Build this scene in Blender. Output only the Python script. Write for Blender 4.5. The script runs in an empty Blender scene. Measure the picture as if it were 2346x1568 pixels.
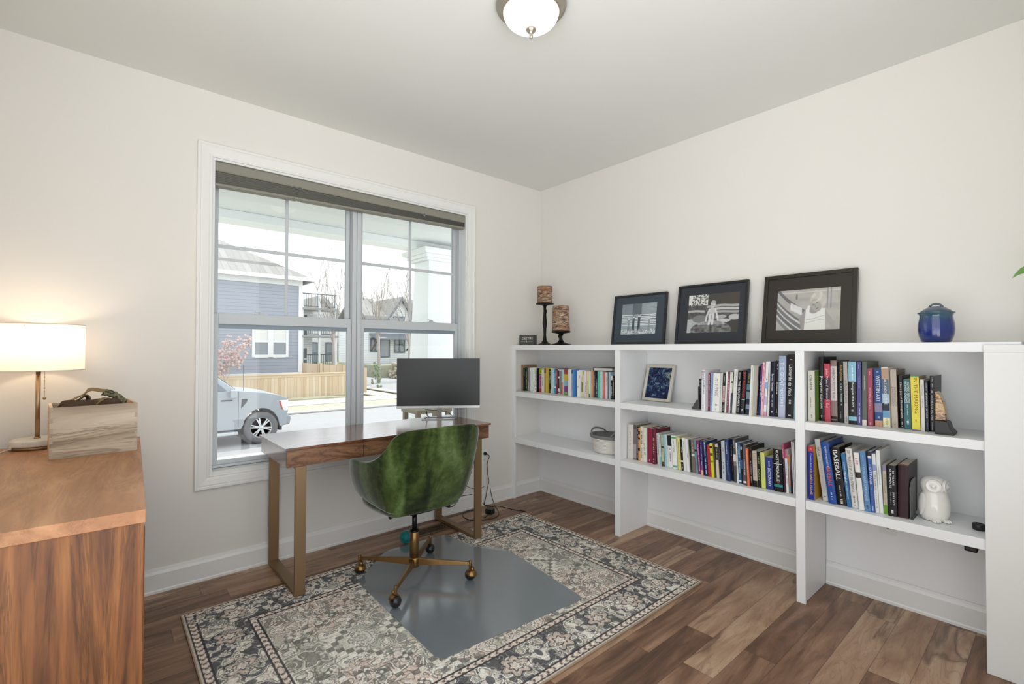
import bpy, bmesh, math, random
import numpy as np
from mathutils import Vector, Matrix
random.seed(7); rng = np.random.default_rng(5)
PI = math.pi
scene = bpy.context.scene
C = scene.collection

# ------------------------------------------------------------------ helpers
def lin(h):
    c = [int(h[i:i+2], 16)/255 for i in (0, 2, 4)]
    return tuple(x/12.92 if x <= .04045 else ((x+.055)/1.055)**2.4 for x in c)

class MB:
    """collects faces and links them as ONE mesh object"""
    def __init__(s): s.v = []; s.f = []; s.m = []; s.sm = []
    def add(s, vs, fs, mi=0, smooth=False):
        b = len(s.v); s.v += [tuple(p) for p in vs]
        for f in fs: s.f.append(tuple(b+i for i in f)); s.m.append(mi); s.sm.append(smooth)
        return s
    def box(s, x0, x1, y0, y1, z0, z1, mi=0):
        x0, x1 = min(x0, x1), max(x0, x1); y0, y1 = min(y0, y1), max(y0, y1); z0, z1 = min(z0, z1), max(z0, z1)
        v = [(x0,y0,z0),(x1,y0,z0),(x1,y1,z0),(x0,y1,z0),(x0,y0,z1),(x1,y0,z1),(x1,y1,z1),(x0,y1,z1)]
        return s.add(v, [(0,3,2,1),(4,5,6,7),(0,1,5,4),(1,2,6,5),(2,3,7,6),(3,0,4,7)], mi)
    def prism(s, poly, d0, d1, axis='y', mi=0, smooth=False):
        """polygon (2D) pushed along an axis: 'y' -> (x,z), 'z' -> (x,y), 'x' -> (y,z)"""
        n = len(poly)
        def P(p, d):
            return {'y': (p[0], d, p[1]), 'z': (p[0], p[1], d), 'x': (d, p[0], p[1])}[axis]
        v = [P(p, d0) for p in poly] + [P(p, d1) for p in poly]
        f = [tuple(range(n)), tuple(range(2*n-1, n-1, -1))]
        s.add(v, f, mi, False)
        b = len(s.v) - 2*n
        for i in range(n):
            j = (i+1) % n
            s.f.append((b+i, b+n+i, b+n+j, b+j)); s.m.append(mi); s.sm.append(smooth)
        return s
    def lathe(s, prof, c=(0,0,0), seg=32, mi=0, smooth=True, sx=1, sy=1, cap=True):
        v = []; f = []
        for r, z in prof:
            for k in range(seg):
                a = 2*PI*k/seg; v.append((c[0]+sx*r*math.cos(a), c[1]+sy*r*math.sin(a), c[2]+z))
        for i in range(len(prof)-1):
            for k in range(seg):
                k2 = (k+1) % seg
                f.append((i*seg+k, i*seg+k2, (i+1)*seg+k2, (i+1)*seg+k))
        if cap and prof[0][0] > 1e-6: f.append(tuple(range(seg-1, -1, -1)))
        if cap and prof[-1][0] > 1e-6: f.append(tuple((len(prof)-1)*seg+k for k in range(seg)))
        return s.add(v, f, mi, smooth)
    def tube(s, pts, r, seg=8, mi=0, caps=True, flat=None, smooth=True):
        """round tube (r number or list); flat=(w,h) makes a strap-like ribbon of box section"""
        pts = [Vector(p) for p in pts]; n = len(pts); v = []; f = []
        up = Vector((0,0,1)); prev = None
        for i, p in enumerate(pts):
            t = (pts[min(i+1, n-1)] - pts[max(i-1, 0)]).normalized()
            if prev is None:
                a = up if abs(t.z) < .9 else Vector((1,0,0))
                x = t.cross(a).normalized()
            else:
                x = (prev - t*prev.dot(t)).normalized()
            prev = x; y = t.cross(x)
            rr = r[i] if isinstance(r, (list, tuple)) else r
            if flat:
                for a, b in ((1,1),(-1,1),(-1,-1),(1,-1)): v.append(p + x*a*flat[0]/2 + y*b*flat[1]/2)
            else:
                for k in range(seg):
                    a = 2*PI*k/seg; v.append(p + x*rr*math.cos(a) + y*rr*math.sin(a))
        m = 4 if flat else seg
        for i in range(n-1):
            for k in range(m):
                k2 = (k+1) % m; f.append((i*m+k, i*m+k2, (i+1)*m+k2, (i+1)*m+k))
        if caps: f += [tuple(range(m-1, -1, -1)), tuple((n-1)*m+k for k in range(m))]
        return s.add(v, f, mi, smooth and not flat)
    def ball(s, c, r, seg=20, rings=12, mi=0, scale=(1,1,1)):
        prof = [(max(r*math.sin(PI*i/rings), 0), -r*math.cos(PI*i/rings)) for i in range(rings+1)]
        v = []; f = []
        for pr, z in prof:
            for k in range(seg):
                a = 2*PI*k/seg; v.append((c[0]+scale[0]*pr*math.cos(a), c[1]+scale[1]*pr*math.sin(a), c[2]+scale[2]*z))
        for i in range(rings):
            for k in range(seg):
                k2 = (k+1) % seg; f.append((i*seg+k, i*seg+k2, (i+1)*seg+k2, (i+1)*seg+k))
        return s.add(v, f, mi, True)
    def grid(s, rows, mi=0, smooth=True, closed=False):
        n = len(rows[0]); v = [p for r in rows for p in r]; f = []
        for i in range(len(rows)-1):
            for k in range(n if closed else n-1):
                k2 = (k+1) % n; f.append((i*n+k, i*n+k2, (i+1)*n+k2, (i+1)*n+k))
        return s.add(v, f, mi, smooth)
    def xf(s, M):
        s.v = [tuple(M @ Vector(p)) for p in s.v]; return s
    def build(s, name, mats, parent=None, loc=None, rot=None, bevel=0, subsurf=0, fixn=True, seg=2, weld=False):
        me = bpy.data.meshes.new(name)
        me.from_pydata(s.v, [], s.f)
        mats = mats if isinstance(mats, (list, tuple)) else [mats]
        for m in mats: me.materials.append(m)
        me.polygons.foreach_set('material_index', s.m)
        me.polygons.foreach_set('use_smooth', s.sm)
        if fixn or weld:
            bm = bmesh.new(); bm.from_mesh(me)
            if weld: bmesh.ops.remove_doubles(bm, verts=bm.verts, dist=1e-5)
            bmesh.ops.recalc_face_normals(bm, faces=bm.faces)
            bm.to_mesh(me); bm.free()
        me.update()
        o = bpy.data.objects.new(name, me); C.objects.link(o)
        if parent: o.parent = parent
        if loc: o.location = loc
        if rot: o.rotation_euler = rot
        if bevel:
            b = o.modifiers.new('bevel', 'BEVEL'); b.width = bevel; b.segments = seg; b.limit_method = 'ANGLE'; b.angle_limit = .6
            b.harden_normals = False
        if subsurf:
            q = o.modifiers.new('subsurf', 'SUBSURF'); q.levels = subsurf; q.render_levels = subsurf
        return o

def empty(name, label, cat, loc=(0,0,0), rot=(0,0,0), group=None):
    o = bpy.data.objects.new(name, None); C.objects.link(o)
    o.location = loc; o.rotation_euler = rot; o.empty_display_size = .05
    o['label'] = label; o['category'] = cat
    if group: o['group'] = group
    return o
def tag(o, label, cat, group=None):
    o['label'] = label; o['category'] = cat
    if group: o['group'] = group
    return o
def struct(o):
    o['kind'] = 'structure'; return o
def copy_tree(o, parent=None):
    c = o.copy(); C.objects.link(c); c.parent = parent
    for ch in list(o.children): copy_tree(ch, c)
    return c
def spline(pts, n=8):
    """Catmull-Rom through points"""
    P = [Vector(p) for p in pts]; out = []
    for i in range(len(P)-1):
        p0, p1, p2, p3 = P[max(i-1,0)], P[i], P[i+1], P[min(i+2,len(P)-1)]
        for k in range(n):
            t = k/n
            out.append(.5*((2*p1)+(p2-p0)*t+(2*p0-5*p1+4*p2-p3)*t*t+(3*p1-p0-3*p2+p3)*t**3))
    out.append(P[-1]); return out

# ------------------------------------------------------------------ materials
class NT:
    def __init__(s, name):
        s.mat = bpy.data.materials.new(name); s.mat.use_nodes = True
        s.t = s.mat.node_tree; s.t.nodes.clear()
        s.out = s.t.nodes.new('ShaderNodeOutputMaterial')
    def n(s, typ, ins=None, **props):
        nd = s.t.nodes.new('ShaderNode'+typ)
        for k, v in props.items(): setattr(nd, k, v)
        for k, v in (ins or {}).items(): s.set(nd.inputs[k], v)
        return nd
    def set(s, sock, v):
        if hasattr(v, 'is_output'): s.t.links.new(v, sock)
        elif isinstance(v, str): sock.default_value = (*lin(v), 1)
        else: sock.default_value = v
    def math(s, op, a, b=0.0, c=None):
        nd = s.n('Math', operation=op); s.set(nd.inputs[0], a); s.set(nd.inputs[1], b)
        if c is not None: s.set(nd.inputs[2], c)
        return nd.outputs[0]
    def ramp(s, fac, stops, interp='LINEAR'):
        nd = s.n('ValToRGB'); s.set(nd.inputs[0], fac); r = nd.color_ramp; r.interpolation = interp
        while len(r.elements) < len(stops): r.elements.new(.5)
        for e, (p, c) in zip(r.elements, stops):
            e.position = p; e.color = (*lin(c), 1) if isinstance(c, str) else (c, c, c, 1)
        return nd.outputs[0]
    def mix(s, fac, a, b, mode='MIX'):
        nd = s.n('Mix', data_type='RGBA', blend_type=mode)
        s.set(nd.inputs[0], fac); s.set(nd.inputs[6], a); s.set(nd.inputs[7], b); return nd.outputs[2]
    def noise(s, vec, scale, detail=3, rough=.5, dist=0.0, w=None):
        nd = s.n('TexNoise', {'Scale': scale, 'Detail': detail, 'Roughness': rough, 'Distortion': dist})
        if w is not None: nd.noise_dimensions = '4D'; s.set(nd.inputs['W'], w)
        s.set(nd.inputs['Vector'], vec); return nd.outputs['Fac']
    def coord(s, which='Object'): return s.n('TexCoord').outputs[which]
    def mapv(s, vec, scale=(1,1,1), rot=(0,0,0), loc=(0,0,0)):
        nd = s.n('Mapping', {'Scale': scale, 'Rotation': rot, 'Location': loc}); s.set(nd.inputs['Vector'], vec); return nd.outputs[0]
    def bump(s, h, strength=.1, dist=.002):
        nd = s.n('Bump', {'Strength': strength, 'Distance': dist}); s.set(nd.inputs['Height'], h); return nd.outputs[0]
    def principled(s, **k):
        nd = s.n('BsdfPrincipled')
        for kk, v in k.items(): s.set(nd.inputs[kk.replace('_', ' ')], v)
        s.t.links.new(nd.outputs[0], s.out.inputs[0]); return nd

_cache = {}
def pm(hexcol, rough=.5, metal=0.0, var=.04, spec=.5, name=None, scale=30, bump=0.0, sheen=0.0, coat=0.0):
    """plain procedural material: base colour with faint noise variation"""
    key = (hexcol, rough, metal, var, spec, scale, bump, sheen, coat)
    if key in _cache: return _cache[key]
    t = NT(name or 'mat_'+hexcol)
    co = t.coord(); nz = t.noise(co, scale, 3)
    f = t.math('MULTIPLY_ADD', nz, 2*var, 1-var)
    base = t.mix(1.0, hexcol, f, 'MULTIPLY')
    k = dict(Base_Color=base, Roughness=rough, Metallic=metal, Specular_IOR_Level=spec)
    if sheen: k['Sheen_Weight'] = sheen
    if coat: k['Coat_Weight'] = coat; k['Coat_Roughness'] = .08
    if bump: k['Normal'] = t.bump(t.noise(co, scale*8, 2), bump, .001)
    t.principled(**k); _cache[key] = t.mat; return t.mat

def wood(name, stops, along='x', stretch=.12, scale=9, rough=.4, spec=.5, streak=None, coat=0.0, seed=0.0, fine=.12):
    t = NT(name); co = t.coord()
    sc = {'x': (stretch,1,1), 'y': (1,stretch,1), 'z': (1,1,stretch)}[along]
    v = t.mapv(co, scale=sc, loc=(seed, seed*1.7, seed*.6))
    n1 = t.noise(v, scale, 5, .6, 1.2)
    n2 = t.noise(v, scale*7, 3, .6, .3)
    f = t.math('ADD', t.math('MULTIPLY', n1, 1.0-fine), t.math('MULTIPLY', n2, fine))
    f = t.math('MULTIPLY_ADD', f, 1.9, -.45)
    col = t.ramp(f, stops)
    if streak:
        n3 = t.noise(t.mapv(co, scale=tuple(x*1.3 for x in sc), loc=(3+seed,7,1)), scale*.8, 4, .7, 2.5)
        m = t.ramp(n3, [(.50, 0.0), (.58, 1.0), (.63, 0.0)])
        col = t.mix(t.math('MULTIPLY', m, streak[1]), col, streak[0])
    rg = t.math('MULTIPLY_ADD', n2, .12, rough-.06)
    t.principled(Base_Color=col, Roughness=rg, Specular_IOR_Level=spec, Coat_Weight=coat, Coat_Roughness=.12,
                 Normal=t.bump(n2, .08, .001))
    return t.mat

M = {}
M['wall'] = pm('e5e2dc', .75, var=.012, scale=3, name='wall_paint', bump=.03)
M['ceiling'] = pm('e6e7e2', .85, var=.012, scale=3, name='ceiling_paint', bump=.03)
M['trim'] = pm('e9e9e6', .35, var=.01, name='trim_paint')
M['shelf'] = pm('eff0f0', .38, var=.01, name='bookcase_paint')
M['vinyl'] = pm('c9cfd2', .4, var=.01, name='window_vinyl')
M['jamb'] = pm('e6e8e6', .4, var=.01, name='jamb_paint')
M['black'] = pm('101012', .4, var=.1, name='black_plastic')
M['iron'] = pm('1a1614', .45, .6, var=.1, name='dark_iron')
M['brass'] = pm('937a5c', .42, .75, var=.05, name='brushed_brass', scale=12)
M['brass2'] = pm('8a6a42', .3, .9, var=.05, name='antique_brass', scale=12)
M['steel'] = pm('b4b4b2', .3, .9, var=.04, name='brushed_steel')
M['silver'] = pm('c4c4c2', .35, .6, var=.02, name='silver_plastic')
M['pages'] = pm('cfc7b6', .85, var=.08, scale=200, name='paper_edges')
M['white_plastic'] = pm('e8e8e4', .35, var=.01, name='white_plastic')
M['tan_strap'] = pm('8a7350', .8, var=.15, scale=150, name='webbing_strap')
M['dark_strap'] = pm('4a3524', .8, var=.2, scale=120, name='brown_webbing')
M['ceramic_white'] = pm('e9e7e1', .12, var=.01, name='white_glaze', coat=.5)
M['rubber'] = pm('17171a', .25, var=.05, name='caster_rubber')

def floor_mat():
    t = NT('floor_planks'); co = t.coord(); sp = t.n('SeparateXYZ'); t.set(sp.inputs[0], co)
    x, y = sp.outputs[0], sp.outputs[1]
    W, L = .127, 1.22
    ry = t.math('DIVIDE', t.math('ADD', y, .07), W); row = t.math('FLOOR', ry); fy = t.math('FRACT', ry)
    off = t.n('TexWhiteNoise', noise_dimensions='1D'); t.set(off.inputs['W'], row)
    rx = t.math('ADD', t.math('DIVIDE', x, L), off.outputs['Value']); colm = t.math('FLOOR', rx); fx = t.math('FRACT', rx)
    pid = t.math('MULTIPLY_ADD', row, 17.31, t.math('MULTIPLY', colm, 5.77))
    wn = t.n('TexWhiteNoise', noise_dimensions='1D'); t.set(wn.inputs['W'], pid)
    rnd = wn.outputs['Value']
    cv = t.n('CombineXYZ'); t.set(cv.inputs[0], t.math('MULTIPLY', x, .16)); t.set(cv.inputs[1], y); t.set(cv.inputs[2], t.math('MULTIPLY', rnd, 40))
    v = cv.outputs[0]
    n1 = t.noise(v, 9, 5, .55, 1.6)
    n2 = t.noise(v, 60, 3, .6, .4)
    tone = t.math('ADD', t.math('MULTIPLY', n1, .95), t.math('MULTIPLY', rnd, .42))
    tone = t.math('ADD', tone, t.math('MULTIPLY', n2, .16))
    tone = t.math('MULTIPLY_ADD', tone, 1.3, -.50)
    col = t.ramp(tone, [(0.0, '4e382a'), (.25, '735541'), (.48, '93715a'), (.72, 'ac8c72'), (1.0, 'c2a78c')])
    # dark heart veins
    n3 = t.noise(v, 6.5, 3, .5, 1.8)
    vein = t.ramp(n3, [(.54, 0.0), (.62, .75), (.66, .35), (.74, 0.0)])
    n4 = t.noise(v, 10, 2, .5, 1.2); ring = t.math('SINE', t.math('MULTIPLY', n4, 95.0))
    col = t.mix(t.math('MULTIPLY', t.math('GREATER_THAN', ring, .9), .22), col, '5a4030')
    col = t.mix(t.math('MULTIPLY', vein, t.math('MULTIPLY_ADD', rnd, .5, .4)), col, '4a3428')
    # joints
    e1 = t.math('MINIMUM', fy, t.math('SUBTRACT', 1.0, fy)); e2 = t.math('MINIMUM', fx, t.math('SUBTRACT', 1.0, fx))
    j1 = t.math('LESS_THAN', e1, .010); j2 = t.math('LESS_THAN', e2, .0012)
    j = t.math('MAXIMUM', j1, j2)
    col = t.mix(t.math('MULTIPLY', j, .55), col, '33241a')
    t.principled(Base_Color=col, Roughness=t.math('MULTIPLY_ADD', n2, .15, .34), Specular_IOR_Level=.4,
                 Normal=t.bump(t.math('SUBTRACT', n2, t.math('MULTIPLY', j, 1.5)), .06, .001))
    return t.mat
M['floor'] = floor_mat()
M['walnut'] = wood('desk_acacia', [(0,'3a2014'), (.3,'5c3826'), (.55,'7a4e38'), (.8,'946449'), (1,'ac7c5c')], 'x', .14, 10, .2, .6, ('2e1a12', .6), coat=.6)
M['walnut_end'] = M['walnut']
M['dresser_side'] = wood('dresser_side_wood', [(0,'3c2214'), (.3,'5e3a22'), (.55,'85552f'), (.8,'a06c40'), (1,'b78350')], 'z', .07, 13, .45, .35, ('35200f', .5), seed=2)
M['dresser_top'] = wood('dresser_top_wood', [(0,'8a5c3c'), (.4,'a87650'), (.7,'bd8c64'), (1,'cfa27c')], 'y', .12, 9, .4, .4, ('7c5234', .35), seed=5)
M['crate'] = wood('crate_paulownia', [(0,'8e8070'), (.35,'b5a591'), (.6,'cbbca8'), (1,'dccfbd')], 'x', .16, 10, .7, .2, ('857563', .75), seed=9)
M['crate_side'] = wood('crate_side_pine', [(0,'cda98a'), (.5,'e0c4a8'), (1,'ecd8c2')], 'x', .3, 8, .7, .2, None, seed=4)

def velvet():
    t = NT('green_velvet'); co = t.coord()
    a = t.noise(t.mapv(co, scale=(9,9,1.6), rot=(.15,.12,0)), 1.0, 2, .5, .6)
    b = t.noise(co, 38, 4, .65)
    f = t.math('ADD', t.math('MULTIPLY', a, 1.25), t.math('MULTIPLY', b, .5))
    f = t.math('MULTIPLY_ADD', f, 1.5, -.82)
    col = t.ramp(f, [(0,'131b08'), (.3,'243010'), (.55,'3b4a20'), (.8,'4f6033'), (1,'647548')])
    t.principled(Base_Color=col, Roughness=.85, Sheen_Weight=.55, Sheen_Roughness=.35, Specular_IOR_Level=.15,
                 Normal=t.bump(t.noise(co, 220, 2), .12, .001))
    return t.mat
M['velvet'] = velvet()

def glass(name, tint, fac, rough=.0, refl=.06):
    t = NT(name)
    tr = t.n('BsdfTransparent', {'Color': tint}); gl = t.n('BsdfGlossy', {'Color': (1,1,1,1), 'Roughness': rough})
    fr = t.n('Fresnel', {'IOR': 1.45})
    m = t.n('MixShader'); t.set(m.inputs[0], t.math('MULTIPLY', fr.outputs[0], fac)); t.t.links.new(tr.outputs[0], m.inputs[1]); t.t.links.new(gl.outputs[0], m.inputs[2])
    t.t.links.new(m.outputs[0], t.out.inputs[0]); return t.mat
M['glass'] = glass('window_glass', (.97,.98,.98,1), .7)
M['clip'] = glass('clear_clip', (.8,.84,.86,1), 2.5, .1)

def matplastic():
    t = NT('clear_chair_mat'); bm_ = t.bump(t.noise(t.coord(), 420, 2), .08, .001)
    tr = t.n('BsdfTransparent', {'Color': (.93,.95,.96,1)}); d = t.n('BsdfDiffuse', {'Color': (*lin('c2cdd6'),1)})
    g = t.n('BsdfGlossy', {'Color': (1,1,1,1), 'Roughness': .13, 'Normal': bm_}); fr = t.n('Fresnel', {'IOR': 1.55})
    m = t.n('MixShader', {0: .34}); t.t.links.new(tr.outputs[0], m.inputs[1]); t.t.links.new(d.outputs[0], m.inputs[2])
    m2 = t.n('MixShader'); t.set(m2.inputs[0], t.math('MULTIPLY', fr.outputs[0], 1.7)); t.t.links.new(m.outputs[0], m2.inputs[1]); t.t.links.new(g.outputs[0], m2.inputs[2])
    t.t.links.new(m2.outputs[0], t.out.inputs[0]); return t.mat
M['chairmat'] = matplastic()

def attr_mat(name, rough=.8, spec=.3, bump=0.0):
    t = NT(name); a = t.n('Attribute', attribute_name='Col')
    k = dict(Base_Color=a.outputs['Color'], Roughness=rough, Specular_IOR_Level=spec)
    nz = t.noise(t.coord(), 900, 2)
    k['Base_Color'] = t.mix(1.0, a.outputs['Color'], t.math('MULTIPLY_ADD', nz, .16, .92), 'MULTIPLY')
    if bump: k['Normal'] = t.bump(nz, bump, .002)
    t.principled(**k); return t.mat
def emis(name, col, strength):
    t = NT(name); e = t.n('Emission', {'Color': (*col, 1), 'Strength': strength}); t.t.links.new(e.outputs[0], t.out.inputs[0]); return t.mat

def painted(name, w, h, nx, ny, func, mat, parent=None, thick=0.0):
    """flat print: a fine mesh whose face colours follow func(U,V) (sRGB 0..1)"""
    us = np.linspace(0, 1, nx+1); vs = np.linspace(0, 1, ny+1); U, V = np.meshgrid(us, vs)
    col = np.clip(func(U, V), 0, 1); l = np.where(col <= .04045, col/12.92, ((col+.055)/1.055)**2.4)
    co = np.stack([U*w, V*h, np.zeros_like(U)], -1).reshape(-1, 3)
    idx = np.arange((nx+1)*(ny+1)).reshape(ny+1, nx+1)
    F = np.stack([idx[:-1,:-1], idx[:-1,1:], idx[1:,1:], idx[1:,:-1]], -1).reshape(-1, 4)
    me = bpy.data.meshes.new(name); me.vertices.add(len(co)); me.vertices.foreach_set('co', co.ravel())
    me.loops.add(F.size); me.loops.foreach_set('vertex_index', F.ravel().astype(np.int32))
    me.polygons.add(len(F)); me.polygons.foreach_set('loop_start', (np.arange(len(F))*4).astype(np.int32))
    me.update(calc_edges=True); me.validate()
    a = me.color_attributes.new('Col', 'FLOAT_COLOR', 'POINT')
    a.data.foreach_set('color', np.concatenate([l.reshape(-1,3), np.ones((len(co),1))], 1).ravel().astype(np.float32))
    me.materials.append(mat)
    o = bpy.data.objects.new(name, me); C.objects.link(o)
    if parent: o.parent = parent
    return o

def vnoise(X, Y, seed=0):
    """value noise in numpy"""
    r = np.random.default_rng(seed).random((64, 64))
    xi = np.floor(X).astype(int); yi = np.floor(Y).astype(int); fx = X-xi; fy = Y-yi
    fx = fx*fx*(3-2*fx); fy = fy*fy*(3-2*fy)
    g = lambda a, b: r[a % 64, b % 64]
    return (g(xi,yi)*(1-fx)+g(xi+1,yi)*fx)*(1-fy)+(g(xi,yi+1)*(1-fx)+g(xi+1,yi+1)*fx)*fy
def rgb(h): return np.array([int(h[i:i+2],16)/255 for i in (0,2,4)])

# ------------------------------------------------------------------ lettering
_tc = {}
def text_mesh(s):
    if s in _tc: return _tc[s]
    cu = bpy.data.curves.new('t', 'FONT'); cu.body = s; cu.resolution_u = 2
    o = bpy.data.objects.new('t', cu); C.objects.link(o)
    dg = bpy.context.evaluated_depsgraph_get(); me = o.evaluated_get(dg).to_mesh()
    vs = [tuple(v.co) for v in me.vertices]; fs = [tuple(p.vertices) for p in me.polygons]
    o.evaluated_get(dg).to_mesh_clear(); bpy.data.objects.remove(o); bpy.data.curves.remove(cu)
    if not vs: vs = [(0,0,0)]
    x0 = min(v[0] for v in vs); x1 = max(v[0] for v in vs); y0 = min(v[1] for v in vs); y1 = max(v[1] for v in vs)
    r = ([((v[0]-x0)/max(x1-x0,1e-6), (v[1]-y0)/max(y1-y0,1e-6)) for v in vs], fs, (x1-x0)/max(y1-y0,1e-6)); _tc[s] = r; return r
# ------------------------------------------------------------------ camera
cam = bpy.data.cameras.new('camera'); co = bpy.data.objects.new('camera', cam); C.objects.link(co)
cam.sensor_width = 36; cam.lens = 1091.55568/2346*36; cam.clip_start = .05; cam.clip_end = 400
yaw, pit, rol = .71071, .01418, .00185
fw = Vector((math.sin(yaw)*math.cos(pit), math.cos(yaw)*math.cos(pit), math.sin(pit)))
r0 = Vector((math.cos(yaw), -math.sin(yaw), 0)); u0 = r0.cross(fw)
rv = r0*math.cos(rol)+u0*math.sin(rol); uv = -r0*math.sin(rol)+u0*math.cos(rol)
mw = Matrix((rv, uv, -fw)).transposed().to_4x4(); mw.translation = (-3.05058, -3.14027, 1.28909)
co.matrix_world = mw; scene.camera = co

# ------------------------------------------------------------------ room shell
H = 2.74; XL = -3.5; YB = -3.5; T = .16
WX0, WX1, WZ0, WZ1 = -2.585, -.83, .577, 2.372
b = MB().box(XL-T, .0, YB, .0, -.2, 0); struct(b.build('floor', M['floor']))
b = MB().box(XL-T, T, YB, T, H, H+.15); struct(b.build('ceiling', M['ceiling']))
b = MB().box(XL-T, WX0, 0, T, -.2, H).box(WX1, T, 0, T, -.2, H).box(WX0, WX1, 0, T, -.2, WZ0).box(WX0, WX1, 0, T, WZ1, H)
struct(b.build('wall_back', M['wall']))
struct(MB().box(0, T, YB, 0, -.2, H).build('wall_right', M['wall']))
struct(MB().box(XL-T, XL, -1.75, 0, -.2, H).build('wall_left', M['wall']))
struct(MB().box(-1.5, T, YB-.12, YB, -.2, H).build('wall_light_blocker', M['wall']))  # unseen partial wall, added to hold rear daylight off the right wall
struct(MB().box(-.366, 0, -3.24, -2.924, 0, 1.278).box(-.366, -.349, -3.24, -2.924, 1.278, 1.309).build('wall_end', M['trim'], bevel=.002))
# baseboards: flat board, small cap, shoe line
BP = [(0,0), (-.017,0), (-.017,.012), (-.0135,.018), (-.0135,.098), (-.010,.108), (-.008,.112), (-.006,.124), (0,.126)]
def base_y(b, x0, x1): b.prism(BP, x0, x1, 'x')          # runs along x on the back wall (y,z profile)
def base_x(b, y0, y1): b.prism([(p[0], p[1]) for p in BP], y0, y1, 'y')   # runs along y on right wall (x,z)
b = MB(); base_y(b, XL, -.348); base_y(b, -.326, 0); struct(b.build('baseboard_back', M['trim']))
b = MB(); base_x(b, -1.099, -.017); base_x(b, -2.236, -1.130); base_x(b, -2.923, -2.267); struct(b.build('baseboard_right', M['trim']))

# window casing: moulded profile mitred round the opening
def casing():
    prof = [(0,0), (0,-.010), (.006,-.013), (.012,-.012), (.018,-.0145), (.05,-.0175), (.056,-.0165), (.06,-.020), (.072,-.020), (.074,-.018), (.074,0)]
    rows = []
    cor = [(WX0, WZ0, -1, -1), (WX1, WZ0, 1, -1), (WX1, WZ1, 1, 1), (WX0, WZ1, -1, 1), (WX0, WZ0, -1, -1)]
    for x, z, sx, sz in cor: rows.append([(x+sx*d, y, z+sz*d) for d, y in prof])
    return MB().grid(rows, smooth=False)
struct(casing().build('trim_1', M['trim']))
# jamb lining and stool
jx0, jx1, jz0, jz1 = WX0+.012, WX1-.012, WZ0+.014, WZ1-.012
b = MB().box(WX0, jx0, .0, .155, WZ0, WZ1).box(jx1, WX1, .0, .155, WZ0, WZ1).box(jx0, jx1, .0, .155, jz1, WZ1)
b.prism([(-.004, WZ0), (-.004, WZ0+.012), (.0, WZ0+.016), (.155, WZ0+.020), (.155, WZ0)], jx0, jx1, 'x')
struct(b.build('trim_2', M['jamb']))

def sash_window(name, x0, x1, gx0, gx1, mx):
    t = struct(empty(name, 'x', 'x', ((x0+x1)/2, .09, jz0))); del t['label']; del t['category']
    o = Vector(t.location); P = Matrix.Translation(-o)
    zb, zt = jz0+.006, jz1
    f = MB()
    for a, c in ((x0, gx0-.028), (gx1+.028, x1)): f.box(a, c, .062, .150, zb, zt)
    f.box(gx0-.028, gx1+.028, .062, .150, zb, .612).box(gx0-.028, gx1+.028, .062, .150, zt-.03, zt)
    f.xf(P).build('frame', M['vinyl'], t, bevel=.002)
    def sash(nm, ya, yb, za, zb_, rb, rt):
        s = MB().box(gx0-.026, gx0, ya, yb, za, zb_).box(gx1, gx1+.026, ya, yb, za, zb_).box(gx0, gx1, ya, yb, za, za+rb).box(gx0, gx1, ya, yb, zb_-rt, zb_)
        return s.xf(P).build(nm, M['vinyl'], t, bevel=.002)
    up = sash('upper_sash', .108, .136, 1.445, zt-.03, .04, .035)
    lo = sash('lower_sash', .074, .104, .612, 1.493, .022, .062)
    g = MB().box(gx0, gx1, .119, .124, 1.485, zt-.065).xf(P).build('pane', M['glass'], up)
    g = MB().box(gx0, gx1, .086, .091, .634, 1.431).xf(P).build('pane', M['glass'], lo)
    m = MB().box(mx-.0095, mx+.0095, .113, .118, 1.485, zt-.065).box(gx0, gx1, .1125, .1175, 1.883, 1.904)
    m.xf(P).build('muntin', M['vinyl'], up)
    for fx in (.3, .72):
        cx = gx0+(gx1-gx0)*fx
        k = MB().box(cx-.035, cx+.035, .076, .102, 1.493, 1.499).box(cx-.012, cx+.012, .078, .098, 1.499, 1.512)
        k.prism([(cx-.032, 1.508), (cx+.005, 1.508), (cx+.005, 1.514), (cx-.035, 1.516)], .082, .092, 'y')
        k.xf(P).build('sash_lock', M['vinyl'], lo, bevel=.001)
    # painted reflection: darker strip just under the meeting rail
    MB().box(gx0, gx1, .0835, .0855, 1.405, 1.431).xf(P).build('reflection_strip', pm('8c9aa4', .4, name='reflection_grey'), lo)
    return t
sash_window('window_1', jx0+.001, -1.7165, -2.537, -1.774, -2.158)
sash_window('window_2', -1.7135, jx1-.001, -1.655, -.890, -1.277)

# ------------------------------------------------------------------ cellular shade
sh = empty('window_shade', 'grey cellular shade drawn up to the top of the double window', 'blind', (-1.70, .03, 2.36))
P = Matrix.Translation((1.70, -.03, -2.36))
hd = pm('8b887d', .45, var=.03, name='shade_headrail'); st = pm('6d6d67', .6, var=.05, name='shade_fabric')
sx0, sx1 = jx0+.003, jx1-.003
MB().prism([(.008,2.301), (.004,2.307), (.004,2.352), (.010,2.3585), (.055,2.3585), (.055,2.301)], sx0, sx1, 'x').xf(P).build('headrail', hd, sh, bevel=.002)
rows = []
for x, zb in ((sx0+.001, 2.232), (sx1-.001, 2.268)):
    top = 2.3005; n = 7; r = []
    for i in range(n+1):
        z = top-(top-zb)*i/n
        r.append((x, .012, z)); 
        if i < n: r.append((x, .007, z-(top-zb)/n*.5))
    r += [(x, .05, zb), (x, .05, top)]
    rows.append(r)
sb = MB().grid(rows, smooth=False, closed=True)
sb.f += [tuple(range(len(rows[0])-1, -1, -1)), tuple(len(rows[0])+k for k in range(len(rows[0])))]; sb.m += [0,0]; sb.sm += [False, False]
sb.xf(P).build('pleats', st, sh)
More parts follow.
